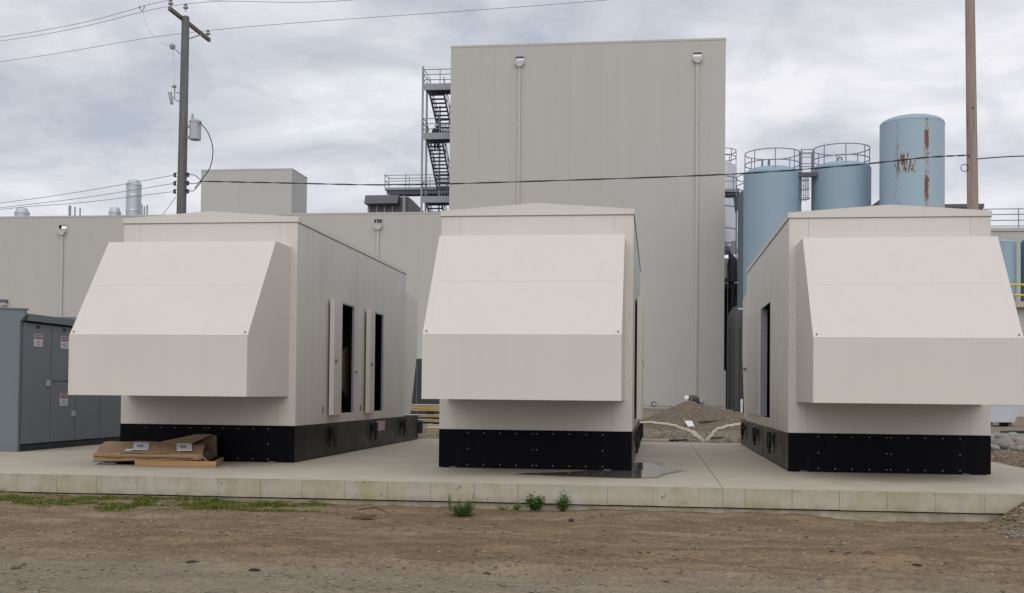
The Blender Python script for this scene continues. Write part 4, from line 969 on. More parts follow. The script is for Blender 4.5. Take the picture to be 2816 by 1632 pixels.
# ------------------------------------------------------------------ yard behind the pad
mx_ = np.arange(-3.5, 6.5, 0.1); my_ = np.arange(33.5, 52, 0.14); MX, MY = np.meshgrid(mx_, my_)
def mound_h(x, y):
    g = ground_h(x, y)
    a = 0.60 * np.exp(-((x - 1.5) / 1.45) ** 2 - ((y - 42.3) / 2.8) ** 2)
    a = a + 0.25 * np.exp(-((x - 1.28) / 0.45) ** 2 - ((y - 42.0) / 1.5) ** 2)
    a = a + 0.36 * np.exp(-((x - 3.1) / 1.2) ** 2 - ((y - 43.6) / 3.0) ** 2) + 0.24 * np.exp(-((x - 0.3) / 0.8) ** 2 - ((y - 41.8) / 2.0) ** 2)
    a = a + 0.07 * fbm(x * 2.2, y * 1.6, 41, 4) * np.clip(a * 4, 0, 1) - 0.02
    return g + a
MZ_ = mound_h(MX, MY); n1_, n2_ = MX.shape; id_ = np.arange(n1_ * n2_).reshape(n1_, n2_)
np_mesh('dirt_mound', np.stack([MX.ravel(), MY.ravel(), MZ_.ravel()], 1), np.stack([id_[:-1, :-1], id_[:-1, 1:], id_[1:, 1:], id_[1:, :-1]], -1).reshape(-1, 4), 'mound', smooth=True, kind='structure')
def yard_h(x, y): return np.where((x > -3.3) & (x < 6.3) & (y > 33.7) & (y < 51.7), np.maximum(mound_h(x, y), ground_h(x, y)), ground_h(x, y))
n = 2600; x = RNG.uniform(-1.6, 5.5, n); y = 28.45 + 19 * RNG.random(n) ** 1.4; s = RNG.uniform(0.018, 0.05, n) * (1 + 0.7 * (RNG.random(n) > 0.93))
scatter('yard_gravel', 'pebble', x, y, yard_h(x, y) + s * 0.15, s, dict(kind='stuff', label='loose gravel and small stones on the yard and the dirt mound', cat='gravel'), seed=5)
n = 500; x = RNG.uniform(-8.5, -4.5, n); y = RNG.uniform(28.45, 33.5, n); s = RNG.uniform(0.02, 0.05, n)
scatter('yard_gravel', 'pebble', x, y, ground_h(x, y) + s * 0.2, s, dict(kind='stuff', label='loose gravel in front of the stacked yellow beams', cat='gravel'), seed=6)
def strip_hose(name, path, w, label):
    m = MB(); vs = []; k = len(path)
    P = [Vector((p[0], p[1], float(yard_h(np.array(p[0]), np.array(p[1]))) + 0.012)) for p in path]
    prof = [(-1, 0), (-0.7, 0.5), (0, 0.8), (0.7, 0.45), (1, 0)]
    for i, p in enumerate(P):
        d = (P[min(i + 1, k - 1)] - P[max(i - 1, 0)]); d.z = 0; d.normalize(); nrm = Vector((-d.y, d.x, 0)); ww = w[i]
        for a, h in prof: vs.append(p + nrm * a * ww + Vector((0, 0, h * 0.09)))
    fs = [(i * 5 + j, i * 5 + j + 1, (i + 1) * 5 + j + 1, (i + 1) * 5 + j) for i in range(k - 1) for j in range(4)]
    fs += [(4, 3, 2, 1, 0), tuple((k - 1) * 5 + j for j in range(5))]
    return m.add(vs, fs).build(name, 'hose', None, smooth=True, origin=tuple(P[0]), label=label, cat='sediment strip', group='beige sediment control strips in the yard')
def dense(p, w, n=6):
    w = [0.72 * k for k in w]
    q = []; ww = []
    for i in range(len(p) - 1):
        for j in range(n):
            t = j / n; q.append((p[i][0] * (1 - t) + p[i + 1][0] * t + 0.03 * math.sin(i * 9 + j * 2), p[i][1] * (1 - t) + p[i + 1][1] * t)); ww.append((w[i] * (1 - t) + w[i + 1] * t) * (1 + 0.15 * math.sin(j * 3 + i)))
    q.append(p[-1]); ww.append(w[-1]); return q, ww
strip_hose('sediment_strip', *dense([(-1.0, 40.4), (-0.47, 40.26), (0.42, 39.0), (0.76, 38.4), (1.06, 36.92), (1.19, 35.0), (1.22, 32.6), (1.26, 29.95), (1.27, 28.6)], [0.07, 0.07, 0.07, 0.07, 0.09, 0.11, 0.10, 0.07, 0.03]), 'long beige fabric strip curving round the left of the dirt mound')
strip_hose('sediment_strip', *dense([(1.33, 28.7), (1.36, 29.97), (1.63, 32.7), (1.99, 37.35), (2.47, 38.74), (2.98, 39.65), (3.6, 40.3)], [0.03, 0.05, 0.055, 0.06, 0.08, 0.07, 0.06]), 'kinked beige fabric strip running to the right of the dirt mound')
def on(x, y, d=0.0): return (x, y, float(yard_h(np.array(x), np.array(y))) + d)
MB().obox(on(1.2, 38.7, 0.07), (0.12, 0.03, 0), (-0.05, 0.16, 0.09), (0, 0, 0.006)).build('paper_sheet', 'paper', None, origin=on(1.2, 38.7), label='bright white sheet of paper lying on the front of the dirt mound', cat='paper')
MB().obox((-0.25, 28.62, 0.03), (0.62, 0.02, 0), (0, 0.06, 0), (0, 0, 0.03)).build('plank', 'beam_white', None, origin=(-0.25, 28.62, 0), label='pale plank along the back edge of the pad', cat='plank')
for i, (x, y, a, l_) in enumerate(((1.5, 31.2, 0.5, 0.4), (0.5, 29.4, -0.1, 0.35), (1.9, 39.5, 0.9, 0.5))):
    c, sn = math.cos(a), math.sin(a); MB().obox(on(x, y, 0.03), (l_ * c, l_ * sn, 0.02), (-0.03 * sn, 0.03 * c, 0), (0, 0, 0.02)).build('wood_scrap', 'clod', None, origin=on(x, y), label=('dark stick lying between the two beige strips', 'thin dark stick on the gravel near the pad edge', 'dark stick on the right flank of the dirt mound')[i], cat='stick', group='dark sticks in the yard')
rg = MB().ring((0, 0, 0), 0.16, 0.022, 0, 360, 20, 6); rg.v = [(a, c * 0.2, b_ + 0.16) for a, b_, c in rg.v]
rg.v = [(a - 0.05, b_ + 70.8, c + 0.40) for a, b_, c in rg.v]; rg.tube([(-0.16, 70.75, 0.42), (-0.05, 70.75, 0.75)], 0.022, 6)
rg.build('cable_coil', 'wire', None, smooth=True, origin=(-0.05, 70.8, 0.4), label='small black coil of cable at the foot of the tower wall', cat='cable coil')

# yellow beams stacked between the left and middle enclosures
zz = [(0.0, 0.10, 'y'), (0.10, 0.20, 'w'), (0.27, 0.35, 'y'), (0.42, 0.50, 'y'), (0.61, 0.71, 'y'), (0.72, 0.81, 'y')]
names_ = ('lowest yellow beam of the stack, on the gravel', 'pale white beam lying second in the stack', 'yellow beam third from the bottom of the stack', 'yellow beam fourth from the bottom, under the gap', 'yellow beam second from the top of the stack', 'topmost yellow beam of the stack behind the pad')
for (a, b_, k), lab in zip(zz, names_):
    x0 = -8.2 if a > 0.25 else -6.95; bo = empty('steel_beam', (-6.5, 34.2, a), lab, 'beam', 'yellow beams stacked behind the pad')
    mt = 'yellow' if k == 'y' else 'beam_white'
    MB().box(x0, -4.8, 34.0, 34.3, a + 0.001, b_ - 0.022).build('web', mt, bo); box('top_flange', 'beam_white', bo, x0, -4.8, 33.97, 34.33, b_ - 0.0215, b_ - 0.002)
for i, (x, z) in enumerate(((-7.7, 0.5), (-6.9, 0.5), (-6.2, 0.5), (-5.4, 0.5), (-6.7, 0.35), (-5.7, 0.35), (-6.7, 0.2), (-5.4, 0.2))):
    box('spacer_block', 'clod', None, x - 0.09, x + 0.09, 34.0, 34.3, z, z + (0.11 if z > 0.45 else 0.07), origin=(x, 34.15, z), label='dark wooden spacer block between the stacked yellow beams', cat='spacer', group='spacer blocks in the beam stack')
dc = empty('dark_container', (-9.0, 40, 0.1), 'dark steel container behind the stacked yellow beams', 'container')
box('body', 'dark_steel', dc, -9.6, -8.18, 40, 44, 0.12, 2.4); box('door_bar', 'steel_dark', dc, -8.6, -8.55, 39.95, 39.998, 0.3, 2.2)

# river rocks on the right
rk = [ico2(40 + i) for i in range(10)]; rmesh = []
for i, (v, f) in enumerate(rk):
    me = bpy.data.meshes.new('river_rock'); me.from_pydata([tuple(p) for p in v], [], [tuple(int(k) for k in q) for q in f]); me.shade_smooth(); me.materials.append(M['river']); rmesh.append(me)
placed = []
for i in range(2500):
    if len(placed) >= 250: break
    y = random.uniform(27.6, 34.5); x = random.uniform(0.272 * y + 0.05, 0.272 * y + 2.5); s = random.uniform(0.07, 0.165)
    if any((x - a) ** 2 + ((y - b_) * 0.8) ** 2 < (0.62 * (s + c)) ** 2 for a, b_, c in placed): continue
    placed.append((x, y, s)); o = bpy.data.objects.new('river_rock', rmesh[i % 10]); COL.objects.link(o)
    o.location = (x, y, float(ground_h(np.array(x), np.array(y))) + s * 0.35 + 0.10 * math.exp(-((y - 31) / 2.2) ** 2)); o.scale = (s * random.uniform(0.95, 1.35), s * random.uniform(0.9, 1.2), s * random.uniform(0.6, 0.85)); o.rotation_euler = (random.uniform(-0.3, 0.3), random.uniform(-0.3, 0.3), random.uniform(0, 6.28))
    tag(o, 'rounded grey river rock in the pile beyond the pad', 'rock', 'river rocks piled at the right')
n = 700; y = RNG.uniform(15, 28, n); x = 6.4 + RNG.random(n) * 2.6; s = RNG.uniform(0.015, 0.05, n)
scatter('bank_rubble', 'pebble', x, y, ground_h(x, y) + s * 0.2, s, dict(kind='stuff', label='small rubble on the dirt beside the pad end', cat='rubble'), seed=9)

n = 900; x = RNG.uniform(3.9, 5.4, n); y = RNG.uniform(13.1, 14.62, n); s = 0.008 + 0.03 * RNG.random(n) ** 3
scatter('bank_rubble', 'pebble', x, y, ground_h(x, y) + s * 0.2, s, dict(kind='stuff', label='gritty rubble on the dirt bank against the pad corner', cat='rubble'), seed=19)
# ------------------------------------------------------------------ front dirt: pebbles, stones, debris
n = 22000; x = RNG.uniform(-8.6, 4.9, n); y = 8.0 + 6.6 * RNG.random(n) ** 1.15
keep = vnoise(x * 0.9, y * 2.2, 77) + 0.4 * RNG.random(n) > 0.55; x, y = x[keep], y[keep]; s = 0.0035 + 0.017 * RNG.random(len(x)) ** 4.5
scatter('dirt_pebbles', 'pebble', x, y, ground_h(x, y) + s * 0.2, s, dict(kind='stuff', label='fine pebbles strewn over the brown dirt', cat='pebbles'), seed=3)
n = 1700; x = RNG.uniform(-8.6, 4.9, n); y = 8.2 + 6.3 * RNG.random(n)
keep = vnoise(x * 0.7 + 5, y * 3.2, 88) > 0.55; x, y = x[keep], y[keep]; s = 0.007 + 0.026 * RNG.random(len(x)) ** 4
scatter('dirt_clods', 'clump', x, y, ground_h(x, y) + s * 0.1, s, dict(kind='stuff', label='crumbly brown clods of dirt along the wheel tracks', cat='clods'), flat=0.5, seed=13)
smesh = []
for i in range(6):
    shp_, f = stone_shapes(1, 90 + i); v = shp_[0]; me = bpy.data.meshes.new('stone'); me.from_pydata([tuple(p) for p in v], [], [tuple(int(k) for k in q) for q in f]); me.materials.append(M['stone']); smesh.append(me)
for i in range(44):
    yy = random.uniform(8.4, 13.9); xx = random.uniform(-0.62 * yy + 0.4, 0.31 * yy); s = random.uniform(0.012, 0.026)
    o = bpy.data.objects.new('stone', smesh[i % 6]); COL.objects.link(o); o.location = (xx, yy, float(ground_h(np.array(xx), np.array(yy))) + s * 0.3); o.scale = (s * random.uniform(1, 1.5), s, s * random.uniform(0.5, 0.8)); o.rotation_euler = (0, 0, random.uniform(0, 6.28))
    tag(o, 'small loose stone on the brown dirt in front of the pad', 'stone', 'loose stones on the dirt')
def stone_at(x, y, s, mat, name, label, cat, seed, sc=(1.3, 1, 0.65)):
    shp_, f = stone_shapes(1, seed); v = shp_[0]; z = float(ground_h(np.array(x), np.array(y))) + s * 0.25
    me = bpy.data.meshes.new(name); me.from_pydata([tuple(p * np.array(sc) * s) for p in v], [], [tuple(int(k) for k in q) for q in f]); me.materials.append(M[mat])
    o = bpy.data.objects.new(name, me); COL.objects.link(o); o.location = (x, y, z); tag(o, label, cat); return o
stone_at(2.15, 11.62, 0.055, 'bark', 'stone', 'brown fist sized stone in the dirt at right', 'stone', 301)
stone_at(3.04, 11.46, 0.03, 'paper', 'bottle_cap', 'small white and green bit of litter in the dirt at far right', 'litter', 302, (1.2, 1, 0.5))
stone_at(-4.14, 9.74, 0.055, 'clod', 'rubber_scrap', 'black flat rubber scrap in the dirt at lower left', 'scrap', 303, (1.6, 0.8, 0.35))
stone_at(-3.47, 9.48, 0.042, 'clod', 'rubber_scrap', 'second black scrap in the dirt, right of the flat one', 'scrap', 304, (1.7, 0.7, 0.35))
stone_at(-1.44, 9.67, 0.035, 'clod', 'dirt_clod', 'dark clod in the dirt below the middle enclosure', 'clod', 305)
stone_at(-0.99, 13.61, 0.04, 'clod', 'dirt_clod', 'dark round clod below the small weed', 'clod', 306, (1, 1, 0.7))
stone_at(1.97, 11.7, 0.03, 'clod', 'dirt_clod', 'dark clod just left of the brown stone', 'clod', 307)
stone_at(1.80, 11.75, 0.024, 'clod', 'dirt_clod', 'smallest of the dark clods left of the brown stone', 'clod', 308)
stone_at(2.42, 10.79, 0.03, 'clod', 'dirt_clod', 'dark clod in the dirt below the brown stone', 'clod', 309, (1.6, 0.8, 0.4))
stone_at(-6.96, 14.0, 0.04, 'stone', 'stone', 'pale stone in the grass strip, left of the carton', 'stone', 310, (1, 1, 0.9))
stone_at(-6.45, 14.05, 0.05, 'stone', 'stone', 'larger pale stone in the grass strip below the carton', 'stone', 311, (1.1, 1, 0.8))
stone_at(-5.42, 9.02, 0.042, 'stone', 'stone', 'pale flat stone at the lower left corner of the dirt', 'stone', 312)
z = float(ground_h(np.array(-3.5), np.array(13.3)))
MB().obox((-3.5, 13.3, z + 0.03), (0.14, 0.02, 0.02), (0, 0.03, 0), (0, 0, 0.018)).build('wood_scrap', 'bark', None, origin=(-3.5, 13.3, z), label='reddish splintered wood scrap in the dirt left of centre', cat='wood scrap')
tube('twig', 'bark', None, [(-3.75, 13.95, z + 0.05), (-3.5, 13.9, z + 0.09), (-3.3, 13.8, z + 0.03)], [0.012, 0.012, 0.006], 6, origin=(-3.5, 13.9, z), label='curved brown twig near the foot of the pad', cat='twig')

def blades(name, mat, xs, ys, hs, label, cat, seed, wk=0.006):
    rs = np.random.default_rng(seed); n = len(xs); z = ground_h(xs, ys) - 0.004; a = rs.uniform(0, 6.28, n); ln = rs.uniform(0.2, 0.75, n) * hs; b_ = rs.uniform(0, 6.28, n); w = wk * rs.uniform(0.6, 1.4, n)
    P = np.zeros((n, 5, 3)); cx, cy = np.cos(a) * w, np.sin(a) * w; lx, ly = np.cos(b_) * ln, np.sin(b_) * ln
    P[:, 0] = np.stack([xs - cx, ys - cy, z], 1); P[:, 1] = np.stack([xs + cx, ys + cy, z], 1)
    P[:, 2] = np.stack([xs + cx * 0.8 + lx * 0.4, ys + cy * 0.8 + ly * 0.4, z + hs * 0.65], 1); P[:, 3] = np.stack([xs - cx * 0.8 + lx * 0.4, ys - cy * 0.8 + ly * 0.4, z + hs * 0.65], 1)
    P[:, 4] = np.stack([xs + lx, ys + ly, z + hs], 1); k = np.arange(n)[:, None] * 5
    F = np.concatenate([k + [0, 1, 2], k + [0, 2, 3], k + [3, 2, 4]]); return np_mesh(name, P.reshape(-1, 3), F, mat, kind='stuff', label=label, cat=cat)
n = 90000; x = RNG.uniform(-9.6, -3.4, n); y = 12.9 + 1.75 * RNG.random(n)
dens = (vnoise(x * 2.2, y * 3.5, 51) * 0.6 + vnoise(x * 7, y * 9, 52) * 0.4) * sstep(-3.4, -5.5, x) * (0.10 + 1.05 * sstep(13.0, 13.75, y - 0.09 * (x + 9))); keep = dens * (0.35 + 1.1 * sstep(0.38, 0.62, vnoise(x * 3.1 + 3, y * 6.0, 71))) > RNG.random(n) * 0.55 + 0.20
x, y = x[keep], y[keep]; h = 0.012 + 0.028 * RNG.random(len(x)) ** 2 * (1 + 1.6 * (vnoise(x * 3, y * 3, 61) > 0.74))
blades('grass_strip', 'grass', x[::2], y[::2], h[::2], 'short patchy grass along the foot of the pad at left', 'grass', 1)
blades('moss_strip', 'moss', x[1::2], y[1::2], h[1::2] * 0.7, 'yellowish mossy growth among the grass along the pad', 'moss', 2, 0.009)
def weed(x, y, H, R, nl, label, seed, ls=0.036):
    rs = np.random.default_rng(seed); z = float(ground_h(np.array(x), np.array(y))); o = empty('weed', (x, y, z), label, 'weed', 'green weeds at the foot of the pad')
    q = MB(); tips = []
    for i in range(7):
        a = rs.uniform(0, 6.28); t = rs.uniform(0.3, 1) ** 0.7; p = Vector((x + math.cos(a) * R * (1.1 - 0.6 * t), y + 0.6 * math.sin(a) * R * (1.1 - 0.6 * t), z + H * t)); q.tube([(x, y, z - 0.01), ((x + p.x) / 2, (y + p.y) / 2, z + H * t * 0.6), p], [0.006, 0.005, 0.003], 5); tips.append(p)
    q.build('stem', 'leaf', o)
    lf = MB()
    for i in range(nl):
        p = tips[rs.integers(7)]; t = rs.uniform(0.15, 1.05); c = Vector((x, y, z)).lerp(p, t) + Vector(rs.normal(size=3)) * R * 0.22; c.z = max(c.z, z + 0.01)
        d = Vector(rs.normal(size=3)); d.z = abs(d.z) * 0.5 + 0.1; d.normalize(); sd_ = d.cross(Vector((0, 0, 1))).normalized(); L_ = ls * rs.uniform(0.7, 1.3); up = sd_.cross(d) * 0.15 * L_
        lf.add([c, c + d * L_ * 0.5 + sd_ * L_ * 0.36 + up, c + d * L_ + Vector((0, 0, -0.1 * L_)), c + d * L_ * 0.5 - sd_ * L_ * 0.36 + up], [(0, 1, 2), (0, 2, 3)])
    lf.build('foliage', 'leaf', o)
weed(-1.53, 14.40, 0.21, 0.13, 800, 'largest bushy green weed against the pad face', 4)
weed(-1.16, 14.46, 0.20, 0.085, 380, 'smaller upright weed right of the bushy one', 5)
weed(-2.40, 14.05, 0.15, 0.17, 900, 'low grassy weed clump left of the bushy one', 6, 0.03)
weed(-2.62, 14.3, 0.22, 0.05, 40, 'thin tall weed stalk rising beside the low clump', 7, 0.022)
weed(-1.95, 14.42, 0.055, 0.10, 70, 'tiny creeping weed between the low clump and the bushy one', 8, 0.025)
weed(-1.76, 14.42, 0.085, 0.07, 70, 'small weed touching the left of the bushy one', 9, 0.028)

# ------------------------------------------------------------------ poles and wires
def insulator(parent, c, s=1.0, tilt=None):
    MB().lathe([(0.02, -0.14), (0.02, -0.02), (0.085 * s, -0.03), (0.10 * s, 0.0), (0.07 * s, 0.05)], c, 14).build('insulator', 'porcelain', parent, smooth=True)
    MB().lathe([(0.055 * s, 0.051), (0.06 * s, 0.09), (0.045 * s, 0.13), (0.01, 0.15)], c, 14).build('insulator_cap', 'porc_dark', parent, smooth=True)
pa = empty('utility_pole', (-16.82, 38, 0.1), 'weathered grey utility pole with crossarm, behind the left enclosure', 'utility pole', 'wooden utility poles')
MB().tube([(-16.79, 38, 0.0), (-16.80, 38, 7.5), (-16.76, 38, 14.5), (-16.76, 38, 14.56)], [0.205, 0.168, 0.137, 0.11], 20).build('shaft', 'pole_a', pa, smooth=True)
MB().obox((-16.93, 38.8, 14.52), (0.05, 0, 0), (0, 1.78, 0), (0, 0, 0.065)).build('crossarm', 'arm', pa)
MB().tube([(-16.9, 39.7, 14.45), (-16.78, 38.1, 13.75)], 0.025, 6).build('arm_brace', 'steel', pa)
insulator(pa, (-16.93, 37.12, 14.72)); insulator(pa, (-16.72, 37.9, 14.84)); insulator(pa, (-16.93, 40.42, 14.72))
MB().tube([(-16.85, 37.95, 13.15), (-17.12, 37.85, 13.38)], 0.018, 6).build('arrester_bracket', 'steel', pa)
MB().lathe([(0.05, -0.1), (0.10, -0.04), (0.11, 0.04), (0.05, 0.1)], (-17.17, 37.85, 13.44), 14).build('arrester', 'porcelain', pa, smooth=True)
q = MB().tube([(-16.9, 37.95, 11.78), (-17.08, 37.9, 11.82), (-17.08, 37.9, 11.55), (-16.9, 37.95, 11.48)], 0.02, 6); q.tube([(-17.08, 37.9, 11.82), (-17.08, 37.9, 12.0)], 0.02, 6); q.tube([(-17.08, 37.9, 11.6), (-17.17, 37.9, 11.63)], 0.02, 6); q.build('cutout_bracket', 'steel', pa, smooth=True)
MB().lathe([(0.02, -0.05), (0.09, 0), (0.07, 0.06), (0.02, 0.09)], (-17.09, 37.88, 12.0), 12).build('cutout_insulator', 'porcelain', pa, smooth=True)
q = MB().tube([(-17.22, 37.88, 11.8), (-17.15, 37.88, 11.4)], 0.038, 8); q.tube([(-17.31, 37.88, 11.78), (-17.21, 37.88, 11.42)], 0.018, 6); q.tube([(-17.31, 37.88, 11.79), (-17.2, 37.88, 11.8)], 0.02, 6); q.tube([(-17.24, 37.88, 11.42), (-17.15, 37.88, 11.36)], 0.022, 6); q.build('fuse_cutout', 'steel', pa, smooth=True)
for z in (8.85, 8.55, 8.26):
    for sx in (-1, 1):
        MB().lathe([(0.03, -0.07), (0.065, -0.05), (0.04, 0), (0.065, 0.05), (0.03, 0.07)], (-16.8 + sx * 0.245, 37.95, z), 12).build('spool_insulator', 'porc_dark', pa, smooth=True)
        q = MB(); x = -16.8
        q.box(min(x + sx * 0.15, x + sx * 0.245), max(x + sx * 0.15, x + sx * 0.245), 37.93, 37.97, z + 0.075, z + 0.09); q.box(min(x + sx * 0.15, x + sx * 0.245), max(x + sx * 0.15, x + sx * 0.245), 37.93, 37.97, z - 0.09, z - 0.075); q.build('clevis', 'steel', pa)
pb = empty('utility_pole', (9.72, 36, 0.1), 'bare pinkish brown utility pole rising behind the right enclosure', 'utility pole', 'wooden utility poles')
MB().tube([(9.78, 36, 0.0), (9.72, 36, 7.0), (9.63, 36, 13.5), (9.58, 36, 17.0)], [0.20, 0.168, 0.142, 0.132], 20).build('shaft', 'pole_b', pb, smooth=True)
MB().lathe([(0.03, 0), (0.03, 0.05)], (9.68, 35.86, 10.1), 8).build('bolt', 'clod', pb)
q = MB().ring((0, 0, 0), 0.11, 0.012, 0, 360, 18, 5); q.v = [(9.45 + a, 35.9, 8.28 + b_) for a, b_, c in q.v]; q.build('cable_loop', 'wire', pb, smooth=True)
xf = empty('pole_transformer', (-16.33, 38, 10.05), 'grey can transformer mounted on the right of the left pole', 'transformer')
MB().lathe([(0.17, 0.0), (0.205, 0.02), (0.205, 0.62), (0.22, 0.63), (0.22, 0.68), (0.12, 0.74), (0.02, 0.76)], (-16.33, 38, 10.1), 24).build('can', 'xfmr', xf, smooth=True)
MB().lathe([(0.03, 0), (0.05, 0.02), (0.035, 0.06), (0.05, 0.08), (0.035, 0.12), (0.045, 0.14), (0.015, 0.22)], (-16.44, 38, 10.84), 12).build('bushing', 'porcelain', xf, smooth=True)
box('hanger', 'steel', xf, -16.64, -16.50, 37.96, 38.04, 10.55, 10.64); box('hanger', 'steel', xf, -16.64, -16.50, 37.96, 38.04, 10.17, 10.26)
tube('low_voltage_terminal', 'steel', xf, [(-16.16, 37.85, 10.68), (-16.07, 37.82, 10.66)], 0.03, 8)
def catm(p, n=14):
    p = [Vector(q) for q in p]; p = [p[0] * 2 - p[1]] + p + [p[-1] * 2 - p[-2]]; r = []
    for i in range(1, len(p) - 2):
        for j in range(n):
            t = j / n; r.append(0.5 * ((2 * p[i]) + (-p[i - 1] + p[i + 1]) * t + (2 * p[i - 1] - 5 * p[i] + 4 * p[i + 1] - p[i + 2]) * t * t + (-p[i - 1] + 3 * p[i] - 3 * p[i + 1] + p[i + 2]) * t ** 3))
    return r + [p[-2]]
def wire(pts, r, label, mat='wire', n=10, cat='wire', name='overhead_wire', group=None):
    pts = catm(pts, n); return MB().tube(pts, r, 5).build(name, mat, None, smooth=True, origin=tuple(pts[0]), label=label, cat=cat, group=group)
cab = [(-16.05, 38.0, 8.62), (-12.83, 37.5, 8.42), (-8.95, 37.0, 8.21), (-4.21, 36.8, 8.22), (2.16, 36.5, 8.30), (5.92, 36.2, 8.46), (8.35, 36.0, 8.64), (9.58, 35.85, 8.66)]
cp = catm(cab, 26); A = []; B = []
for i, p in enumerate(cp):
    w = i * 0.42; o_ = Vector((0, math.cos(w), math.sin(w))) * 0.014; A.append(p + o_); B.append(p - o_)
MB().tube(A, 0.013, 5).tube(B, 0.013, 5).build('service_cable', 'wire', None, smooth=True, origin=cab[0], label='twisted black service cable sagging between the two poles', cat='cable')
wire([(9.82, 35.9, 8.55), (10.5, 35.0, 8.42), (12.4, 32.5, 8.0), (16.0, 28, 7.6)], 0.018, 'black service cable leaving the right pole towards the frame edge')
g = 'bare power lines on the left pole crossarm'
wire([(-48, 42.5, 13.9), (-24.7, 39.3, 14.47), (-16.93, 37.12, 14.85), (-13.74, 36.5, 14.60), (0, 34, 14.75)], 0.009, 'uppermost bare power line, on the near end of the crossarm', 'wire_hi', group=g)
wire([(-48, 43.5, 14.0), (-25.1, 40.0, 14.55), (-16.72, 37.9, 14.97), (-10.25, 37.3, 14.69), (4, 36, 15.1)], 0.009, 'bare power line on the pole top insulator', 'wire_hi', group=g)
wire([(-48, 45.5, 13.7), (-26.4, 42.0, 14.37), (-16.93, 40.42, 14.84), (-1.66, 39.0, 14.99), (12, 38, 15.6)], 0.009, 'bare power line on the far end of the crossarm', 'wire_hi', group=g)
g = 'low voltage wires running left from the left pole'
for z, e_, lab in ((8.85, (-24.68, 39.5, 8.2), 'uppermost low wire running left from the left pole'), (8.55, (-24.99, 40.0, 8.1), 'middle low wire running left from the left pole'), (8.26, (-25.18, 40.3, 8.09), 'lowest wire running left from the left pole')):
    wire([(-17.06, 37.95, z), ((-17.06 + e_[0]) / 2, (37.95 + e_[1]) / 2, (z + e_[2]) / 2 - 0.06), e_, (e_[0] * 2 + 17.06, e_[1] * 2 - 37.95, e_[2] - 0.35)], 0.010, lab, 'wire_hi', group=g)
wire([(-16.07, 37.82, 10.66), (-15.78, 37.85, 10.3), (-15.62, 37.9, 9.72), (-15.71, 37.9, 9.1), (-16.01, 37.95, 8.71), (-16.3, 37.95, 8.36)], 0.018, 'thick black lead looping down from the pole transformer', cat='cable', name='transformer_lead')
for z, lab in ((8.85, 'topmost short black lead at the low insulators'), (8.55, 'middle short black lead at the low insulators'), (8.26, 'lowest short black lead at the low insulators')):
    wire([(-16.53, 37.95, z), (-16.3, 37.95, z - 0.02 if z > 8.4 else z + 0.04), (-16.05, 38.0, 8.62)], 0.014, lab, cat='cable', name='service_lead', group='short leads at the left pole')
wire([(-16.98, 37.95, 8.07), (-17.53, 33.4, 3.9), (-17.9, 30.5, 1.2), (-18.05, 29.3, 0.05)], 0.010, 'thin guy wire slanting down behind the left enclosure', 'wire_hi', name='guy_wire')
wire([(-18.2, 37.6, 14.72), (-18.05, 37.7, 14.1), (-17.6, 37.8, 13.6), (-17.2, 37.85, 13.5)], 0.004, 'thin jumper drooping from the power line to the arrester', 'wire_hi', name='jumper_wire')
wire([(-17.15, 37.85, 13.35), (-17.1, 37.87, 12.7), (-17.09, 37.88, 12.09)], 0.004, 'thin jumper hanging from the arrester to the fuse', 'wire_hi', name='jumper_wire')
q = MB()
for dx in (-0.09, 0.09): q.tube([(-18.22 + dx, 37.6, 14.86), (-18.22 + dx * 0.9, 37.6, 14.76)], 0.02, 6); q.tube([(-18.22 + dx * 0.9, 37.6, 14.76), (-18.22, 37.6, 14.66)], 0.014, 6)
q.build('line_clamp', 'steel', None, smooth=True, origin=(-18.22, 37.6, 14.75), label='small clamp hanging on the uppermost power line', cat='clamp')

# ------------------------------------------------------------------ people
def skin_mesh(name, verts, edges, radii, mat, parent, root=0):
    me = bpy.data.meshes.new(name + '_skeleton'); me.from_pydata(verts, edges, []); o = bpy.data.objects.new(name + '_skeleton', me); COL.objects.link(o)
    o.modifiers.new('skin', 'SKIN'); me.attributes  # skin layer exists after the modifier is added
    if not me.skin_vertices: me.skin_vertices.new() if hasattr(me.skin_vertices, 'new') else None
    for i, sv_ in enumerate(me.skin_vertices[0].data): sv_.radius = (radii[i], radii[i]); sv_.use_root = (i == root)
    sb = o.modifiers.new('sub', 'SUBSURF'); sb.levels = 1; sb.render_levels = 1
    dg = bpy.context.evaluated_depsgraph_get(); ev = o.evaluated_get(dg); nm = bpy.data.meshes.new_from_object(ev); nm.name = name
    bpy.data.objects.remove(o); bpy.data.meshes.remove(me)
    r = bpy.data.objects.new(name, nm); COL.objects.link(r); nm.materials.clear(); nm.materials.append(M[mat]); nm.shade_smooth(); r.parent = parent; W[r.name] = W[parent.name]
    return r
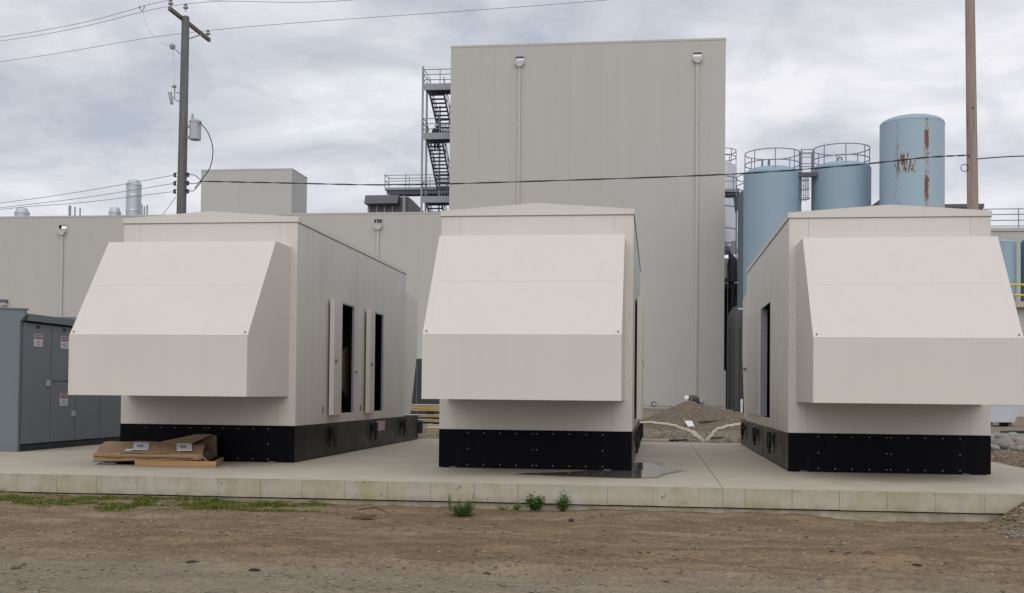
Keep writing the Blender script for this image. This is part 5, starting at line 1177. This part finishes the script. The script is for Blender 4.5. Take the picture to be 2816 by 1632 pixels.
def person(loc, rz, joints, label, top, legs, hat=True):
    o = empty('person', loc, label, 'person'); J = joints; k = list(J); ix = {n_: i for i, n_ in enumerate(k)}
    E = [('pel', 'waist'), ('waist', 'chest'), ('chest', 'neck'), ('neck', 'head'), ('head', 'crown'), ('chest', 'lsh'), ('lsh', 'lel'), ('lel', 'lwr'), ('lwr', 'lhd'), ('chest', 'rsh'), ('rsh', 'rel'), ('rel', 'rwr'), ('rwr', 'rhd'),
         ('pel', 'lhip'), ('lhip', 'lkn'), ('lkn', 'lan'), ('lan', 'lto'), ('pel', 'rhip'), ('rhip', 'rkn'), ('rkn', 'ran'), ('ran', 'rto')]
    Rd = dict(pel=0.15, waist=0.135, chest=0.155, neck=0.06, head=0.10, crown=0.075, lsh=0.075, rsh=0.075, lel=0.05, rel=0.05, lwr=0.033, rwr=0.033, lhd=0.03, rhd=0.03, lhip=0.095, rhip=0.095, lkn=0.065, rkn=0.065, lan=0.045, ran=0.045, lto=0.04, rto=0.04)
    body = skin_mesh('body', [J[n_] for n_ in k], [(ix[a], ix[b_]) for a, b_ in E], [Rd[n_] for n_ in k], 'skin', o, ix['pel'])
    me = body.data; cov = {'jacket': [], 'trousers': []}
    def seg(p, a, b_):
        a, b_ = Vector(J[a]), Vector(J[b_]); t_ = max(0, min(1, (p - a).dot(b_ - a) / (b_ - a).length_squared)); return (p - a - (b_ - a) * t_).length
    for f_ in me.polygons:
        n_ = min(E, key=lambda e_: seg(f_.center, *e_) - 0.5 * (Rd[e_[0]] + Rd[e_[1]]))
        if n_ in (('neck', 'head'), ('head', 'crown'), ('lwr', 'lhd'), ('rwr', 'rhd'), ('chest', 'neck'), ('lan', 'lto'), ('ran', 'rto')): continue
        cov['trousers' if set(n_) & {'lkn', 'rkn'} or n_ in (('pel', 'lhip'), ('pel', 'rhip')) else 'jacket'].append(list(f_.vertices))
    for part, mat_, gr in (('jacket', top, 0.06), ('trousers', legs, 0.03)):
        vs_ = sorted({v for q_ in cov[part] for v in q_}); rm = {v: i for i, v in enumerate(vs_)}
        m_ = bpy.data.meshes.new(part); m_.from_pydata([me.vertices[v].co + me.vertices[v].normal * gr for v in vs_], [], [[rm[v] for v in q_] for q_ in cov[part]]); m_.update(); m_.shade_smooth(); m_.materials.append(M[mat_])
        c_ = bpy.data.objects.new(part, m_); COL.objects.link(c_); c_.parent = o
    for a, b_ in (('lan', 'lto'), ('ran', 'rto')): skin_mesh('boot', [J[a], J[b_]], [(0, 1)], [0.06, 0.055], 'rubber', o, 0)
    hd_ = Vector(J['head']); cr = Vector(J['crown']); up = (cr - hd_).normalized(); c = hd_ + up * 0.03
    if hat:
        ax = up.cross(Vector((0, 1, 0))).normalized() if abs(up.y) < 0.9 else Vector((1, 0, 0)); ay = up.cross(ax).normalized(); m = MB(); prof = [(0.165, 0.0), (0.165, 0.015), (0.135, 0.02), (0.13, 0.07), (0.10, 0.12), (0.05, 0.145), (0.01, 0.15)]
        m.lathe(prof, (0, 0, 0), 20); m.v = [tuple(c + ax * a + ay * b_ + up * d) for a, b_, d in m.v]
        h_ = bpy.data.meshes.new('hard_hat'); h_.from_pydata(m.v, [], m.f); h_.shade_smooth(); h_.materials.append(M['hat']); ho = bpy.data.objects.new('hard_hat', h_); COL.objects.link(ho); ho.parent = o
    o.rotation_euler = (0, 0, rz); return o
zg = float(ground_h(np.array(2.1), np.array(62.0)))
# bending worker: hips to the right, head down to the left
person((2.30, 61, zg + 0.06), 0, dict(pel=(0.02, 0, 0.62), waist=(-0.10, 0, 0.76), chest=(-0.32, -0.02, 0.80), neck=(-0.48, -0.04, 0.76), head=(-0.56, -0.07, 0.70), crown=(-0.63, -0.12, 0.77),
       lsh=(-0.34, 0.17, 0.76), lel=(-0.40, 0.24, 0.50), lwr=(-0.50, 0.14, 0.32), lhd=(-0.54, 0.12, 0.24), rsh=(-0.34, -0.20, 0.76), rel=(-0.38, -0.26, 0.50), rwr=(-0.48, -0.16, 0.32), rhd=(-0.52, -0.14, 0.24),
       lhip=(0.02, 0.10, 0.56), lkn=(-0.30, 0.16, 0.46), lan=(0.02, 0.12, 0.08), lto=(-0.16, 0.12, 0.04), rhip=(0.02, -0.10, 0.56), rkn=(-0.28, -0.18, 0.46), ran=(0.04, -0.14, 0.08), rto=(-0.14, -0.14, 0.04)),
       'person in white hard hat and charcoal jacket bent down behind the dirt mound', 'charjacket', 'trousers')
person((-15.36, 77.15, 18.27), 0, dict(pel=(0, 0, 0.95), waist=(0, 0, 1.10), chest=(0, 0.0, 1.34), neck=(0, -0.01, 1.52), head=(0, -0.03, 1.62), crown=(0, -0.02, 1.70),
       lsh=(0.19, 0, 1.40), lel=(0.27, -0.02, 1.14), lwr=(0.25, -0.12, 0.92), lhd=(0.24, -0.15, 0.84), rsh=(-0.19, 0, 1.40), rel=(-0.27, -0.02, 1.14), rwr=(-0.25, -0.12, 0.92), rhd=(-0.24, -0.15, 0.84),
       lhip=(0.10, 0, 0.90), lkn=(0.11, -0.06, 0.50), lan=(0.11, 0.0, 0.08), lto=(0.11, -0.14, 0.04), rhip=(-0.10, 0, 0.90), rkn=(-0.11, -0.02, 0.50), ran=(-0.11, 0.05, 0.08), rto=(-0.11, -0.1, 0.04)),
       'person in pale hat and dark clothes on the outdoor steel stairs', 'jacket', 'trousers')
